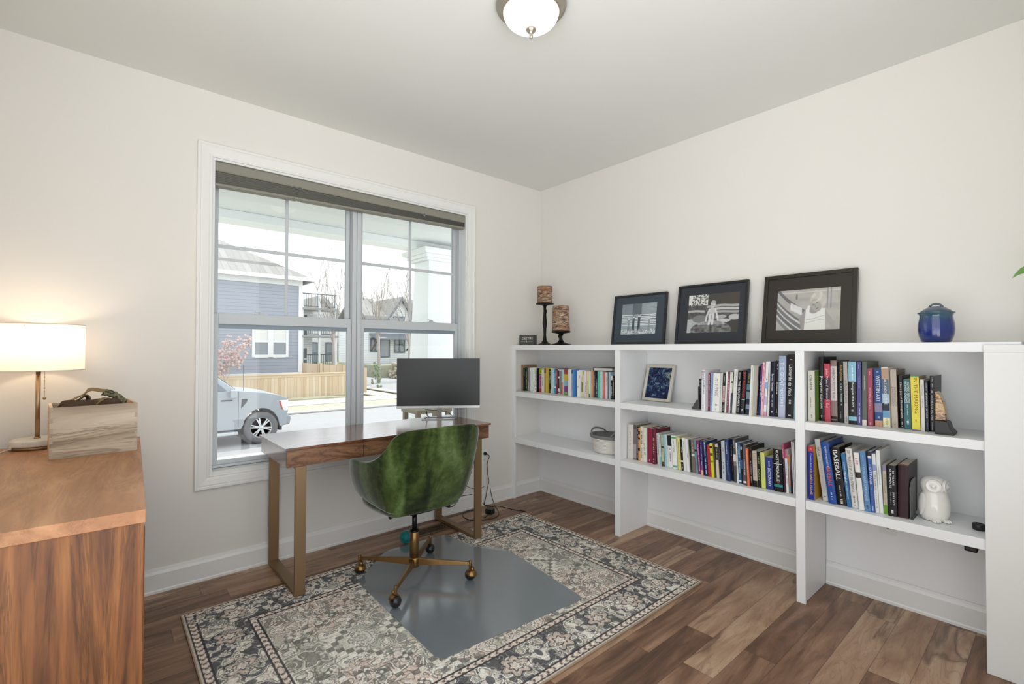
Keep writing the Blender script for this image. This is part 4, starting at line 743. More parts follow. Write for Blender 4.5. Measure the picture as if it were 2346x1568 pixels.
def photo_girl(U, V):
    x = U*A3; g = .66+.06*(vnoise(x*3, V*12, 11)-.5); col = np.repeat(g[..., None], 3, 2)*np.array([1.02, 1, .97])
    col = put(col, soft(np.abs(V-.93), .012), (.80, .77, .74))
    for o, w_, c in ((.62, .05, .42), (.34, .03, .44), (.28, .02, .78), (.20, .05, .46), (.12, .018, .8), (.06, .05, .42), (-.02, .02, .76), (-.1, .05, .5)):
        d = np.abs(V-(o+.55*np.exp(-x*1.6)-.15-.28*x)); col = put(col, soft(d, w_)*(x < 1.0), (c,)*3)
    col = put(col, soft(np.maximum(np.abs(x-.5)-.12, np.abs(V-.52+.5*(x-.5))-.06), .03)*.9, (.86,)*3)
    col = put(col, soft(np.hypot((x-.5)/.025, (V-.82)/.07), 1, .1), (.45,)*3)
    for xx in (1.25, 1.33): col = put(col, soft(np.abs(x-xx), .014)*(V > .5), (.55,)*3)
    S = (.60, .585, .57)
    for a in ((.76, .46, .64, .26), (.64, .26, .70, .0)): col = put(col, soft(seg_d(x, V, *a), .055), S)
    for a in ((1.16, .44, 1.32, .22), (1.32, .22, 1.44, .0)): col = put(col, soft(seg_d(x, V, *a), .06), (.64, .63, .61))
    col = put(col, soft(np.maximum(np.abs(x-.97)-.19-.06*(.3-V), V-.46), .05), (.86, .86, .84)); col = put(col, soft(np.abs(V-.30-.05*np.sin(x*6)), .008)*(np.abs(x-.97) < .22), (.7,)*3); col = put(col, soft(np.abs(V-.2-.04*np.sin(x*7)), .007)*(np.abs(x-.97) < .22), (.72,)*3)
    col = put(col, soft(np.hypot((x-.93)/.11, (V-.48)/.09), 1, .1), S); 
    for xx in (.80, 1.10): col = put(col, soft(seg_d(x, V, xx, .40, xx+.01, .56), .03), (.86, .86, .84))
    ca, sa = math.cos(.5), math.sin(.5); fx = (x-1.0)*ca+(V-.62)*sa; fy = -(x-1.0)*sa+(V-.62)*ca
    col = put(col, soft(np.hypot((fx-.07)/.20, (fy-.06)/.21), 1, .1), (.74, .72, .69))           # hair
    col = put(col, soft(np.hypot((fx+.03)/.12, (fy+.02)/.165), 1, .1), (.66, .645, .62))        # face
    st = np.sin(40*np.hypot(fx-.02, fy-.25)); col = put(col, soft(np.hypot((fx-.09)/.17, (fy-.10)/.17), 1, .1)*(st > .3)*(fx+fy > .02)*.5, (.86, .84, .8))
    col = put(col, soft(np.hypot((fx+.08)/.025, (fy-.02)/.012), 1, .3)*.8, (.36,)*3); col = put(col, soft(np.hypot((fx-.02)/.025, (fy-.03)/.012), 1, .3)*.8, (.36,)*3)
    col = put(col, soft(seg_d(fx, fy, -.05, .01, -.055, -.05), .010)*.5, (.5,)*3); col = put(col, soft(np.hypot((fx+.04)/.035, (fy+.10)/.010), 1, .3)*.8, (.42, .40, .4))
    return col
pmat = attr_mat('photo_print', .25, .5)
def picture(label, xb, xt, yl, yr, zt, image, ix0, ix1, iz0, iz1, fun, nx, ny, hexf, hexm, fw_=.016, dep=.02):
    hgt = math.hypot(zt-ZT, xt-xb); tilt = math.atan2(xt-xb, zt-ZT); w = yl-yr
    t = empty('picture_frame', label, 'picture', (xb, yl, ZT+dep*math.sin(tilt)), (0, tilt, 0), 'leaning photographs on the bookcase')
    fm = pm(hexf, .32, var=.06, name='frame_'+hexf); mm = pm(hexm, .5, var=.02, name='mat_board_'+hexm)
    # local: x into the wall, y to the left, z up the frame
    fr = MB().box(0, dep, -w, -w+fw_, 0, hgt).box(0, dep, -fw_, 0, 0, hgt).box(0, dep, -w+fw_, -fw_, 0, fw_).box(0, dep, -w+fw_, -fw_, hgt-fw_, hgt)
    fr.build('frame', fm, t, bevel=.002)
    MB().box(.006, .018, -w+fw_-.001, -fw_+.001, fw_-.001, hgt-fw_+.001).build('mat_board', mm, t)
    o = painted('photograph', ix1-ix0, iz1-iz0, nx, ny, fun, pmat, t)
    o.matrix_local = Matrix(((0,0,-1,.0052), (-1,0,0,-ix0), (0,1,0,iz0), (0,0,0,1)))
    return t
picture('smallest black framed photo of four people, left of three', -.1, -.049, -.870, -1.322, 1.692, None, .080, .375, .075, .305, photo_four, 130, 100, '1c1f22', '37424d')  # mat board colour has its bluish reflection mixed in
picture('black framed photo of a child crouching on a boulder, middle of three', -.1, -.037, -1.403, -1.873, 1.718, None, .082, .420, .075, .330, photo_rock, 150, 115, '1a1c1e', '272c34')
pf3 = picture('largest dark framed photo of a girl in a white tank top', -.1, -.038, -1.966, -2.432, 1.719, None, .077, .392, .075, .308, photo_girl, 150, 110, '241c14', '2a221a', .022, .026)  # brown of the mat board stands for warm light reflected in it

# birch candles on iron stands
def bark(seed):
    t = NT('birch_bark'); co = t.coord()
    a = t.noise(t.mapv(co, scale=(14, 14, 60), loc=(seed, 0, 0)), 1.6, 5, .65, 1.2); b_ = t.noise(t.mapv(co, scale=(9,9,22), loc=(0, seed, 0)), 1.5, 3)
    col = t.ramp(a, [(.36, '2c241e'), (.46, '6e5a4a'), (.54, 'a88c74'), (.68, 'd8c8b6')]); col = t.mix(t.ramp(b_, [(.5, 0.0), (.66, .7)]), col, 'a06c44')
    t.principled(Base_Color=col, Roughness=.75, Normal=t.bump(a, .5, .004)); return t.mat
def leafprism(b, base, ang, L, th=.004, plane_y=True):
    """small leaf blade in the stand's own plane, facing the room"""
    pts = [(0,0), (.2,.14), (.5,.2), (.8,.12), (1,0), (.8,-.10), (.5,-.15), (.2,-.1)]
    ca, sa = math.cos(ang), math.sin(ang)
    poly = [(base[1]+L*(p*ca-q*sa), base[2]+L*(p*sa+q*ca)) for p, q in pts]
    return b.prism(poly, base[0]-th/2, base[0]+th/2, 'x')
cs = empty('candle_holder', 'tall dark iron candle stand with a leaf, in the corner', 'candle holder', (-.25, -.306, ZT), group='iron candle stands')
MB().lathe([(.082,0), (.08,.004), (.055,.010), (.03,.028), (.015,.06), (.011,.12), (.013,.2), (.020,.262), (.014,.33), (.011,.40), (.012,.46), (.02,.475), (.055,.484), (.073,.488), (.076,.497), (.072,.503), (0,.503)][:], seg=28).xf(Matrix.Diagonal((1,1,.695,1))).build('stand', M['iron'], cs)
lb = MB(); leafprism(lb, (0, .004, .245), 2.05, .058); lb.build('leaf', M['iron'], cs)
cd = tag(MB().lathe([(.062,0), (.064,.004), (.063,.09), (.064,.134), (.060,.140), (.045,.137), (0,.136)], seg=40).tube([(0,0,.136),(0.002,0,.144)], .001, 6).build('candle', bark(1), loc=(-.25, -.306, ZT+.3500)), 'brown birch bark pillar candle on the tall iron stand', 'candle', 'birch bark candles')
cs = empty('candle_holder', 'short dark iron candle stand with a leaf, right of the tall one', 'candle holder', (-.25, -.4905, ZT), group='iron candle stands')
MB().lathe([(.086,0), (.084,.005), (.05,.012), (.026,.024), (.014,.045), (.012,.07), (.022,.088), (.055,.097), (.074,.099), (.077,.108), (.074,.113), (0,.113)], seg=28).build('stand', M['iron'], cs)
lb = MB(); leafprism(lb, (0, -.004, .030), .98, .062); lb.build('leaf', M['iron'], cs)
tag(MB().lathe([(.070,0), (.072,.006), (.068,.08), (.067,.19), (.064,.2), (.05,.197), (0,.196)], seg=40).tube([(0,0,.196),(0.002,0,.204)], .001, 6).build('candle', bark(7), loc=(-.25, -.4905, ZT+.1135)), 'pale birch bark pillar candle on the short iron stand', 'candle', 'birch bark candles')

db = empty('sign_block', 'small dark grey block lettered DESTIN in the corner', 'sign', (-.31, -.144, ZT))
MB().box(0, .035, -.092, .092, 0, .085).build('block', pm('4a4b47', .5, name='block_grey'), db, bevel=.0015)
g = MB(); vs, fs, asp = text_mesh('DESTIN'); g.add([(-.0008, .052-vx*.128, .046+vy*.020) for vx, vy in vs], fs)
g.box(-.0008, -.0006, .012, .072, .030, .0315).box(-.0008, -.0006, -.078, -.02, .030, .0315).add([(-.0008,.008,.042), (-.0008,-.004,.038), (-.0008,-.010,.020), (-.0008,.000,.030)], [(0,1,2,3)])
g.build('lettering', ink('e8e8e4'), db, fixn=False)

# blue stoneware jar
def jar_glaze():
    t = NT('blue_glaze'); co = t.coord(); sp = t.n('SeparateXYZ'); t.set(sp.inputs[0], co)
    nz = t.noise(t.mapv(co, scale=(30,30,6)), 1, 3); f = t.math('ADD', t.math('MULTIPLY', sp.outputs[2], 7.0), t.math('MULTIPLY', nz, .3))
    col = t.ramp(f, [(.0, '14265e'), (.55, '1a2f78'), (.85, '243e72'), (1.0, '35586a')])
    rib = t.math('SINE', t.math('MULTIPLY', sp.outputs[2], 1500.0))
    t.principled(Base_Color=col, Roughness=.09, Coat_Weight=.6, Coat_Roughness=.05, Normal=t.bump(rib, .12, .0006)); return t.mat
jr = empty('storage_jar', 'glossy blue stoneware jar with a grey blue lid, right end of bookcase', 'jar', (-.25, -2.767, ZT))
MB().lathe([(.046,0), (.052,.006), (.060,.03), (.0635,.055), (.0625,.085), (.0575,.110), (.0565,.118), (.060,.126), (.0655,.131), (.0645,.134), (.058,.131), (.05,.128)], seg=48).build('body', jar_glaze(), jr)
lid = MB().lathe([(.056,.1305), (.058,.133), (.05,.142), (.034,.153), (.02,.159), (0,.161)], seg=48).build('lid', pm('48586a', .3, var=.12, scale=60, name='lid_glaze', coat=.3), jr)
MB().tube(spline([(0,.024,.156), (0,.014,.167), (0,0,.1715), (0,-.014,.167), (0,-.024,.156)], 5), .0042, 8).build('handle', pm('48586a', .3, var=.12, scale=60, name='lid_glaze', coat=.3), lid)

# plant at the end of the bookcase (only one leaf tip reaches into the photo)
leafm = pm('5c8a34', .4, var=.25, scale=25, name='leaf_green')
pl = empty('potted_plant', 'potted plant whose green leaf tip shows at the right edge', 'plant', (-.20, -3.15, 1.3092), group=None)
pl.location.z = 1.2785
MB().lathe([(.05,0), (.062,.004), (.078,.12), (.08,.13), (.074,.13), (.07,.115), (0,.113)], seg=28).build('pot', pm('d8d2c6', .5, name='pot_clay'), pl)
for k, (ax, ay, az, L) in enumerate([(-.052, .150, .300, 1), (-.02, -.14, .36, 1), (.05, -.08, .42, 1), (-.12, -.05, .40, 1), (.08, .03, .36, 1)]):
    P0 = Vector((0, 0, .11)); P2 = Vector((ax, ay, az)); P1 = Vector((ax*.35, ay*.35, .34+.05*(k % 2))) if k else Vector((-.05, .05, .425))
    rowsL = []
    for i in range(13):
        u = i/12; p = (1-u)**2*P0+2*u*(1-u)*P1+u*u*P2; tn = (2*(1-u)*(P1-P0)+2*u*(P2-P1)).normalized()
        sd = tn.cross(Vector((0,0,1)) if k else Vector((1,.15,0))).normalized(); wv = .022*math.sin(PI*min(1, max(0, (u-.25)/.75))**.8) if u > .25 else .002
        upv = sd.cross(tn); rowsL.append([p-sd*wv+upv*wv*.3, p, p+sd*wv+upv*wv*.3])
    MB().grid(rowsL).build('leaf', leafm, pl)

# ------------------------------------------------------------------ things on the shelves
bp = empty('picture_frame', 'small white framed blue painting leaning inside the upper middle shelf', 'picture', (-.110, -1.150, .9202+.018*math.sin(.30)), (0, .30, 0))
w_, h_ = .221, .262
fr = MB().box(0, .018, -w_, -w_+.02, 0, h_).box(0, .018, -.02, 0, 0, h_).box(0, .018, -w_+.02, -.02, 0, .02).box(0, .018, -w_+.02, -.02, h_-.02, h_)
fr.build('frame', pm('cfcabc', .5, name='cream_frame'), bp, bevel=.003)
def blue_art(U, V):
    n = vnoise(U*9, V*11, 21)*.5+vnoise(U*26, V*30, 22)*.3+vnoise(U*60, V*60, 23)*.2
    sw = np.sin(30*vnoise(U*5, V*6, 24)+14*U)
    col = rgb('16264e')+(n-.5)[..., None]*np.array([.35, .5, .6]); col = put(col, (sw > .86)*(V > .35)*.6, rgb('6f93a6')); col = put(col, (n > .68)*.6, rgb('9fb4a8')); col = put(col, (n < .33)*.6, rgb('0a1230'))
    return put(col, ((n > .55)*(U > .75)*(V > .5))*.5, rgb('b0b488'))
o = painted('canvas', w_-.04, h_-.04, 110, 130, blue_art, attr_mat('oil_paint', .6, .3, .3), bp)
o.matrix_local = Matrix(((0,0,-1,.006), (-1,0,0,-.02), (0,1,0,.02), (0,0,0,1)))
MB().box(.0065, .016, -w_+.019, -.019, .019, h_-.019).build('backing', pm('3a332c', .8, name='backing_board'), bp)

def agate():
    t = NT('polished_agate'); co = t.coord(); n = t.noise(t.mapv(co, scale=(1,1,2.4)), 14, 4, .6, 2.0)
    col = t.ramp(n, [(.28, '1a100a'), (.42, '5a3818'), (.5, 'a8763c'), (.56, 'd0b078'), (.64, '6a4420'), (.78, '24150c')])
    t.principled(Base_Color=col, Roughness=.15, Coat_Weight=.4); return t.mat
be = empty('bookend', 'brown banded agate bookend on a black base beside the upper right books', 'bookend', (-.29, -2.764, .9202), group='stone bookends')
ogee = [(0,.0), (-.062,0), (-.064,.010), (-.058,.016), (-.050,.027), (-.046,.042), (-.044,.052), (-.036,.058), (0,.060)]
MB().prism(ogee, 0, .09, 'x').build('base', pm('191718', .4, name='black_wood'), be, bevel=.002)
MB().prism([(-.0005,.0605), (-.039,.0605), (-.036,.10), (-.028,.14), (-.017,.172), (-.008,.183), (-.0005,.185)], .008, .075, 'x').build('stone', agate(), be, bevel=.004)
be = empty('bookend', 'small grey metal bookend with a ring left of upper middle books', 'bookend', (-.29, -1.6785, .9202), group='stone bookends')
MB().prism([(0,0), (.045,0), (.046,.012), (.036,.020), (.030,.036), (.020,.046), (.016,.058), (0,.060)], .0, .07, 'x').build('base', pm('5c5c5e', .4, .5, name='pewter'), be, bevel=.002)
ring = [(.03, .009+.013*math.cos(a)*.6, .112+.020*math.sin(a)) for a in np.linspace(0, 2*PI, 20)]
MB().tube(ring, .0022, 6, caps=False).build('ring', pm('6a6a6c', .35, .6, name='pewter_light'), be)
MB().box(.0, .07, .0, .004, .06, .14).build('plate', pm('4a4a4c', .4, .5, name='pewter_dark'), be)

def rope():
    t = NT('cotton_rope'); co = t.coord(); sp = t.n('SeparateXYZ'); t.set(sp.inputs[0], co)
    r = t.math('SINE', t.math('MULTIPLY', sp.outputs[2], 620.0)); nz = t.noise(co, 160, 2)
    col = t.mix(nz, 'dcd8ce', 'eceae4'); t.principled(Base_Color=col, Roughness=.9, Normal=t.bump(r, .45, .003)); return t.mat
bk = empty('basket', 'white rope basket with grey rim on the lower left shelf', 'basket', (-.20, -.925, .5242))
MB().lathe([(.088,0), (.100,.006), (.106,.03), (.114,.075), (.122,.108), (.1235,.110), (.119,.110), (.110,.075), (.101,.03), (.092,.009), (0,.008)], seg=44, sx=.95, sy=1.12).build('body', rope(), bk)
gr = pm('7c7c7a', .9, var=.12, scale=200, name='grey_rope')
MB().lathe([(.122,.108), (.1245,.112), (.127,.130), (.1255,.134), (.121,.133), (.119,.110)], seg=44, sx=.95, sy=1.12).build('rim', gr, bk)
for sgn in (1, -1):
    pts = spline([(-.085, sgn*.082, .126), (-.075, sgn*.098, .150), (-.03, sgn*.118, .166), (.02, sgn*.118, .166), (.07, sgn*.1, .150), (.085, sgn*.082, .126)], 6)
    MB().tube(pts, .0065, 8).build('handle', gr, bk)

# white china owl
ow = empty('owl_figurine', 'glossy white china owl on the lower right shelf', 'figurine', (-.205, -2.748, .5242), (0, 0, 0))
ow.rotation_euler.z = PI+.68     # faces the room, turned towards its own left
b = MB(); rows = []
prof = [(.036,.000), (.047,.006), (.052,.03), (.055,.055), (.054,.08), (.049,.105), (.043,.121), (.042,.128), (.045,.137), (.048,.150), (.0475,.165), (.042,.180), (.031,.189), (.016,.193), (.0005,.194)]
for r_, z in prof:
    row = []
    for k in range(36):
        a = 2*PI*k/36; cx = .004*math.sin(z/.194*PI); row.append((cx+r_*math.cos(a)*.98, r_*math.sin(a)*(1.0 if z < .12 else 1.08), z))
    rows.append(row)
b.grid(rows, closed=True); b.f += [tuple(range(35, -1, -1))]; b.m += [0]; b.sm += [True]
b.build('body', M['ceramic_white'], ow)
for sg in (1, -1):
    d = Vector((.80, sg*.60, .06)).normalized(); c_ = Vector((.006,0,.157))+d*.040
    q = Vector((0,0,1)).rotation_difference(d).to_matrix().to_4x4(); q.translation = c_
    MB().lathe([(.0275,-.006), (.0275,.004), (.0255,.0068), (.0235,.0052), (.008,.0072), (.0065,.0095), (.0035,.0105), (0,.0088)], seg=30).xf(q).build('eye_disc', M['ceramic_white'], ow)
    rows = []
    for i in range(11):
        u = i/10; z = .118-.098*u; hw = .030*math.sin(PI*(.12+.86*u)**.9)
        rr = np.interp(z, [p[1] for p in prof[:8]], [p[0] for p in prof[:8]]); row = []
        for j in range(7):
            v_ = (j-3)/3; a = sg*(1.62)+v_*hw/rr*1.25; e = .0048*(1-v_*v_); row.append(((rr+e)*math.cos(a)*.98, (rr+e)*math.sin(a), z))
        rows.append(row)
    MB().grid(rows).build('wing', M['ceramic_white'], ow)
    fb_ = MB(); 
    for t_ in (-.009, 0, .009): fb_.ball((.046+.004*(t_ == 0), sg*.020+t_, .008), .0085, 12, 8, scale=(1.8,.62,.95))
    fb_.build('foot', M['ceramic_white'], ow)
MB().lathe([(0,.0), (.005,.004), (.0075,.013), (.005,.020), (0,.022)], seg=14).xf(Matrix.Translation((.050,0,.134))).build('beak', M['ceramic_white'], ow)
fe = MB()
def chev(z0, z1, a0, k):
    for i in range(k):
        u = i/(k-1); z = z0+(z1-z0)*u
        for sd in (1,-1):
            pts = []
            for s_ in range(4):
                a = a0+sd*(.03+.085*s_*math.sin(PI*(.15+.8*u))); zz = z+.0045*s_; rr = float(np.interp(zz, [p[1] for p in prof], [p[0] for p in prof]))+.0006; pts.append((rr*math.cos(a)*.98, rr*math.sin(a), zz))
            fe.tube(pts, .0011, 5)
chev(.062, .108, .35, 7); chev(.062, .108, -.35, 7); chev(.018, .062, 0.0, 7); chev(.03, .07, .75, 5); chev(.03, .07, -.75, 5)
fe.build('feather_relief', M['ceramic_white'], ow)

le = empty('metal_bookend', 'thin grey metal plate bookend right of the dark maroon book', 'bookend', (-.288, -2.678, .5242))
MB().prism([(0,.0), (0,.145), (.03,.172), (.115,.172), (.115,0)], 0, .0016, 'y').build('plate', pm('8c8e8e', .35, .7, name='grey_steel'), le)
MB().box(0, .115, -.010, 0, 0, .0012).build('foot', pm('8c8e8e', .35, .7, name='grey_steel'), le)
tag(MB().lathe([(.012,0), (.019,.002), (.021,.006), (.021,.022), (.019,.027), (.012,.028), (.010,.024), (0,.024)], seg=28).build('smart_puck', M['black'], loc=(-.225, -2.893, .5242)), 'small black round gadget at the right end of the lower right shelf', 'gadget')
sd = empty('power_adapter', 'black power adapter fixed under the lower right shelf', 'adapter', (-.20, -2.868, .4798))
MB().box(-.03, .03, -.021, .021, -.056, 0).build('body', M['black'], sd, bevel=.006, seg=3)
wp = empty('wall_plate', 'white wall plate with a cable hole under the lower right shelf', 'wall plate', (-.0002, -2.541, .405))
MB().box(-.005, 0, -.036, .036, -.058, .058).build('plate', M['white_plastic'], wp, bevel=.0015)
MB().lathe([(.005,0), (.005,.002), (.003,.003), (0,.003)], seg=14).xf(Matrix.Translation((-.005,0,-.028)) @ Matrix.Rotation(-PI/2, 4, 'Y')).build('port', pm('6a6a68', .5, name='grey_port'), wp)
# ------------------------------------------------------------------ desk
dk = empty('desk', 'reddish wood writing desk with flat bronze legs under the window', 'desk', (-1.678, -.29, 0))
P = Matrix.Translation((1.678, .29, 0))
part(MB().box(-2.34, -1.015, -.556, -.023, .765, .778), 'tabletop', M['walnut'], dk, P, bevel=.0015)
part(MB().box(-2.329, -1.026, -.526, -.03, .676, .7648), 'case', M['walnut'], dk, P, bevel=.001)
dm = wood('desk_drawer_wood', [(0,'40261a'), (.3,'66442f'), (.55,'865f46'), (.8,'9e7859'), (1,'b6906e')], 'x', .22, 9, .36, .45, ('2e1a12', .6), seed=3)
for a, c in ((-2.329, -1.9245), (-1.9215, -1.4335), (-1.4305, -1.026)):
    part(MB().box(a, c, -.546, -.5265, .6765, .7640), 'drawer', dm, dk, P, bevel=.001)
for x0, x1 in ((-2.287, -2.234), (-1.138, -1.086)):
    lg = MB().box(x0, x1, -.546, -.526, .0085, .6755).box(x0, x1, -.050, -.030, .0085, .6755).box(x0, x1, -.526, -.050, .0085, .0285).box(x0, x1, -.526, -.050, .6655, .6755)
    part(lg, 'leg', M['brass'], dk, P, bevel=.0012)

# ------------------------------------------------------------------ monitor (turned towards the room)
mo = empty('monitor', 'black computer monitor with silver chin and stand on the desk', 'monitor', (-1.17, -.14, .7784), (0, 0, -math.radians(35)))
# local: x to the viewer's right, -y towards the viewer
MB().box(-.3055, .2955, -.012, .010, .0935, .4385).build('bezel', M['black'], mo, bevel=.0015)
sm = NT('screen_off'); sm.principled(Base_Color=(.004,.0045,.005,1), Roughness=.36, Specular_IOR_Level=.5)
MB().box(-.3035, .2935, -.0128, -.0118, .0955, .4365).build('screen', sm.mat, mo)
ch = MB().box(-.3065, .2965, -.0135, .010, .0745, .0932).build('chin', M['silver'], mo, bevel=.0015)
g = MB(); vs, fs, asp = text_mesh('hp')
cx_, cz_ = -.005, .0838
for r0_, r1_ in ((.0062, .0055),):
    g.f = []; 
    for k in range(24):
        a0, a1 = 2*PI*k/24, 2*PI*(k+1)/24
        g.add([(cx_+r0_*math.cos(a0), -.0139, cz_+r0_*math.sin(a0)), (cx_+r0_*math.cos(a1), -.0139, cz_+r0_*math.sin(a1)), (cx_+r1_*math.cos(a1), -.0139, cz_+r1_*math.sin(a1)), (cx_+r1_*math.cos(a0), -.0139, cz_+r1_*math.sin(a0))], [(0,1,2,3)])
g.add([(cx_-.0036+vx*.0072, -.0139, cz_-.0036+vy*.0072) for vx, vy in vs], fs)
g.build('emblem', ink('303234'), mo, fixn=False)
MB().prism([(-.018,.0745), (.018,.0745), (.018,.012), (.026,.003), (-.026,.003), (-.018,.012)], .002, .010, 'y').build('neck', pm('8a8680', .3, .8, name='stand_metal'), mo, bevel=.001)
bs = MB()
for q in ([(-.122,-.080), (.118,-.080), (.138,.050), (-.113,.050)],):
    inr = [(-.106,-.069), (.103,-.069), (.119,.034), (-.097,.034)]
    for i in range(4):
        j = (i+1) % 4
        bs.prism([q[i], q[j], inr[j], inr[i]], .0, .006, 'z')
bs.build('stand', pm('8e9092', .28, .85, name='stand_steel'), mo, bevel=.001)
MB().tube(spline([(-.14,.012,.085), (-.12,.02,.07), (-.06,.035,.055), (0,.04,.052), (.06,.036,.04), (.09,.05,.012), (.10,.06,.004)], 5), .0022, 6).tube(spline([(-.10,.014,.08), (-.095,.018,.05), (-.088,.03,.015), (-.075,.04,.004)], 4), .003, 6).build('cable', M['black'], mo)

# ------------------------------------------------------------------ rug and clear chair mat
RX0, RX1, RY0, RY1 = -2.752, -.528, -1.822, -.362
rg = empty('area_rug', 'faded grey and beige oriental rug on the floor under the desk', 'rug', (RX0, RY0, 0))
RW, RH = RX1-RX0, RY1-RY0
def rug_art(U, V):
    X = (U-.5)*RW; Y = (V-.5)*RH; a = np.abs(X); b_ = np.abs(Y); hx, hy = RW/2, RH/2
    d = np.minimum(hx-a, hy-b_)
    wx = a+.006*(vnoise(X*30, Y*30, 31)-.5); wy = b_+.006*(vnoise(X*30+9, Y*30, 32)-.5)
    beige, cream, sage, blush, navy, grey = (rgb(c) for c in ('bcb1a5', 'e0d9cf', 'a8aaa0', 'c4b1a5', '434448', 'a6a49e'))
    col = np.broadcast_to(beige, X.shape+(3,)).copy()
    dxy = RW/(X.shape[1]-1)
    def iso(f, lv, wd):
        gy, gx = np.gradient(f, dxy); return np.abs(f-lv)/(np.hypot(gx, gy)+1e-4) < wd
    def P(mask, c, al=1.0):
        nonlocal col
        m = (np.clip(mask.astype(float), 0, 1)*al)[..., None]; col = col*(1-m)+c*m
    dark = rgb('62605c')
    n0 = vnoise(a*4+2, b_*4+7, 40); P(n0 > .56, blush, .7); P(n0 < .42, sage, .8)
    f1 = vnoise(wx*11+3, wy*11+5, 33)*.7+vnoise(wx*25, wy*25, 34)*.3
    f2 = vnoise(wx*20+11, wy*20+1, 41)*.75+vnoise(wx*44, wy*44, 42)*.25
    P(f1 > .60, grey, .5); P((f1 < .34), sage*.92, .6); P(f2 > .66, cream, .55); P(f2 < .30, dark, .55)
    for lv in (.34, .60): P(iso(f1, lv, .0046), cream, .85); P(iso(f1, lv+.02, .0022), dark, .8)
    P(iso(f1, .47, .0022), dark, .75)
    for lv in (.30, .48, .66): P(iso(f2, lv, .0019), dark, .7)
    P(iso(f2, .56, .0018), cream, .7)
    # stepped outlines of the corner panels and the long centre medallion
    ix, iy = hx-.27, hy-.27; fld = d > .27
    q = lambda t: np.round(t/.03)*.03
    corner = q(wx)/ix+q(wy)/iy
    for o_, c in ((1.22, dark), (1.27, cream), (1.33, dark)): P((np.abs(corner-o_) < .016) & fld, c, .7)
    med = np.maximum(q(wx)/.66+q(wy)/.70, wy/.36)
    P((med < 1) & fld, sage, .25)
    for o_, c in ((1.0, dark), (1.045, cream), (.62, cream), (.58, dark)): P((np.abs(med-o_) < .017) & fld, c, .75)
    def rosette(cx, cy, R, c1, c2, k=8, al=.85):
        dx, dy = wx-cx, wy-cy; r_ = np.hypot(dx, dy); t_ = np.arctan2(dy, dx)+cx*40; lob = .70+.30*np.cos(k*t_)
        P(r_ < R*lob*1.22, dark, al*.8); P(r_ < R*lob, c1, al); P(r_ < R*.40, c2, al); P(r_ < R*.18, cream, al)
    r2 = np.random.default_rng(12)
    for k in range(70):
        cx, cy = r2.uniform(.0, hx-.30), r2.uniform(.0, hy-.30); rosette(cx, cy, r2.uniform(.012, .030), [cream, dark, cream, sage*.85, grey][k % 5], [blush, cream, dark, cream, dark][k % 5], [6,4,8,5,10][k % 5], .8)
    for k in range(60):      # leaf sprigs
        cx, cy, an, L = r2.uniform(.0, hx-.29), r2.uniform(.0, hy-.29), r2.uniform(0, PI), r2.uniform(.02, .05)
        P(seg_d(wx, wy, cx, cy, cx+L*math.cos(an), cy+L*math.sin(an)) < .0032, [cream, dark][k % 2], .8)
    # main border: dark ground with light flowers
    s = np.where(hx-a < hy-b_, wy, wx); tcr = d
    bd = (d > .055) & (d < .235)
    P(bd, navy, .84)
    vb = vnoise(wx*52+3, wy*52, 36)*.5+vnoise(wx*24, wy*24+6, 37)*.5
    P(bd & (vb > .52), grey, .9); P(bd & (vb > .60), beige, .9); P(bd & iso(vb, .52, .0022), cream, .9); P(bd & (vb > .70), cream, .9); P(bd & iso(vb, .62, .0018), dark, .8); P(bd & iso(vb, .40, .0016), grey, .7)
    per = .26; ph = (s/per) % 1.0-.5; dx = ph*per; dy = tcr-.145; r_ = np.hypot(dx, dy*1.0); t_ = np.arctan2(dy, dx)
    for R, c in ((.072, rgb('34343a')), (.064, beige), (.05, blush), (.036, navy), (.026, cream), (.010, blush)): P(bd & (r_ < R*(.82+.18*np.cos(6*t_))), c, .85)
    ph2 = ((s/per)+.5) % 1.0-.5; dx = ph2*per; r_ = np.hypot(dx*1.2, dy*.8); t_ = np.arctan2(dy, dx)
    P(bd & (r_ < .05*(.7+.3*np.cos(4*t_))), cream, .75); P(bd & (r_ < .02), navy, .8)
    # guard stripes
    for lo_, hi_ in ((.016, .05), (.24, .272)):
        g_ = (d > lo_) & (d < hi_); P(g_, blush*1.02, .85); hs = np.sin(s*170+np.where(np.sin(tcr*240) > 0, 1.6, 0)); P(g_ & (hs > .45), cream, .6); P(g_ & (hs < -.62), rgb('403e3c'), .75)
        for e_ in (lo_, hi_): P(np.abs(d-e_) < .0035, rgb('2c2c30'), .85)
    P(d < .012, beige*.98, 1)
    # wear: soft fading and short pile speckle
    r3 = np.random.default_rng(4)
    for k in range(46):
        cx = r3.uniform(0, hx); cy = r3.uniform(0, hy)
        if k % 2: cx = hx-r3.uniform(.075, .21)
        else: cy = hy-r3.uniform(.075, .21)
        rosette(cx, cy, r3.uniform(.014, .026), [cream, grey, cream][k % 3], [blush, dark, navy][k % 3], [4,6,5][k % 3], .85)
    wear = vnoise(X*2.6, Y*2.6, 38); col = col*(1-.20*wear[..., None])+rgb('a39a8e')*(.20*wear[..., None])
    sp = vnoise(X*240, Y*240, 39); col = col*(.88+.24*sp[..., None])
    return np.clip(col*1.13, 0, .95)
painted('pile', RW, RH, 760, 500, rug_art, attr_mat('rug_pile', .95, .1, .25), rg).location = (0, 0, .0075)
bt = MB()
for q in ((0, RW, 0, .006), (0, RW, RH-.006, RH), (0, .006, .006, RH-.006), (RW-.006, RW, .006, RH-.006)): bt.box(q[0], q[1], q[2], q[3], .0003, .0085)
bt.build('binding', pm('a08b74', .9, var=.15, scale=200, name='rug_binding'), rg, bevel=.002)
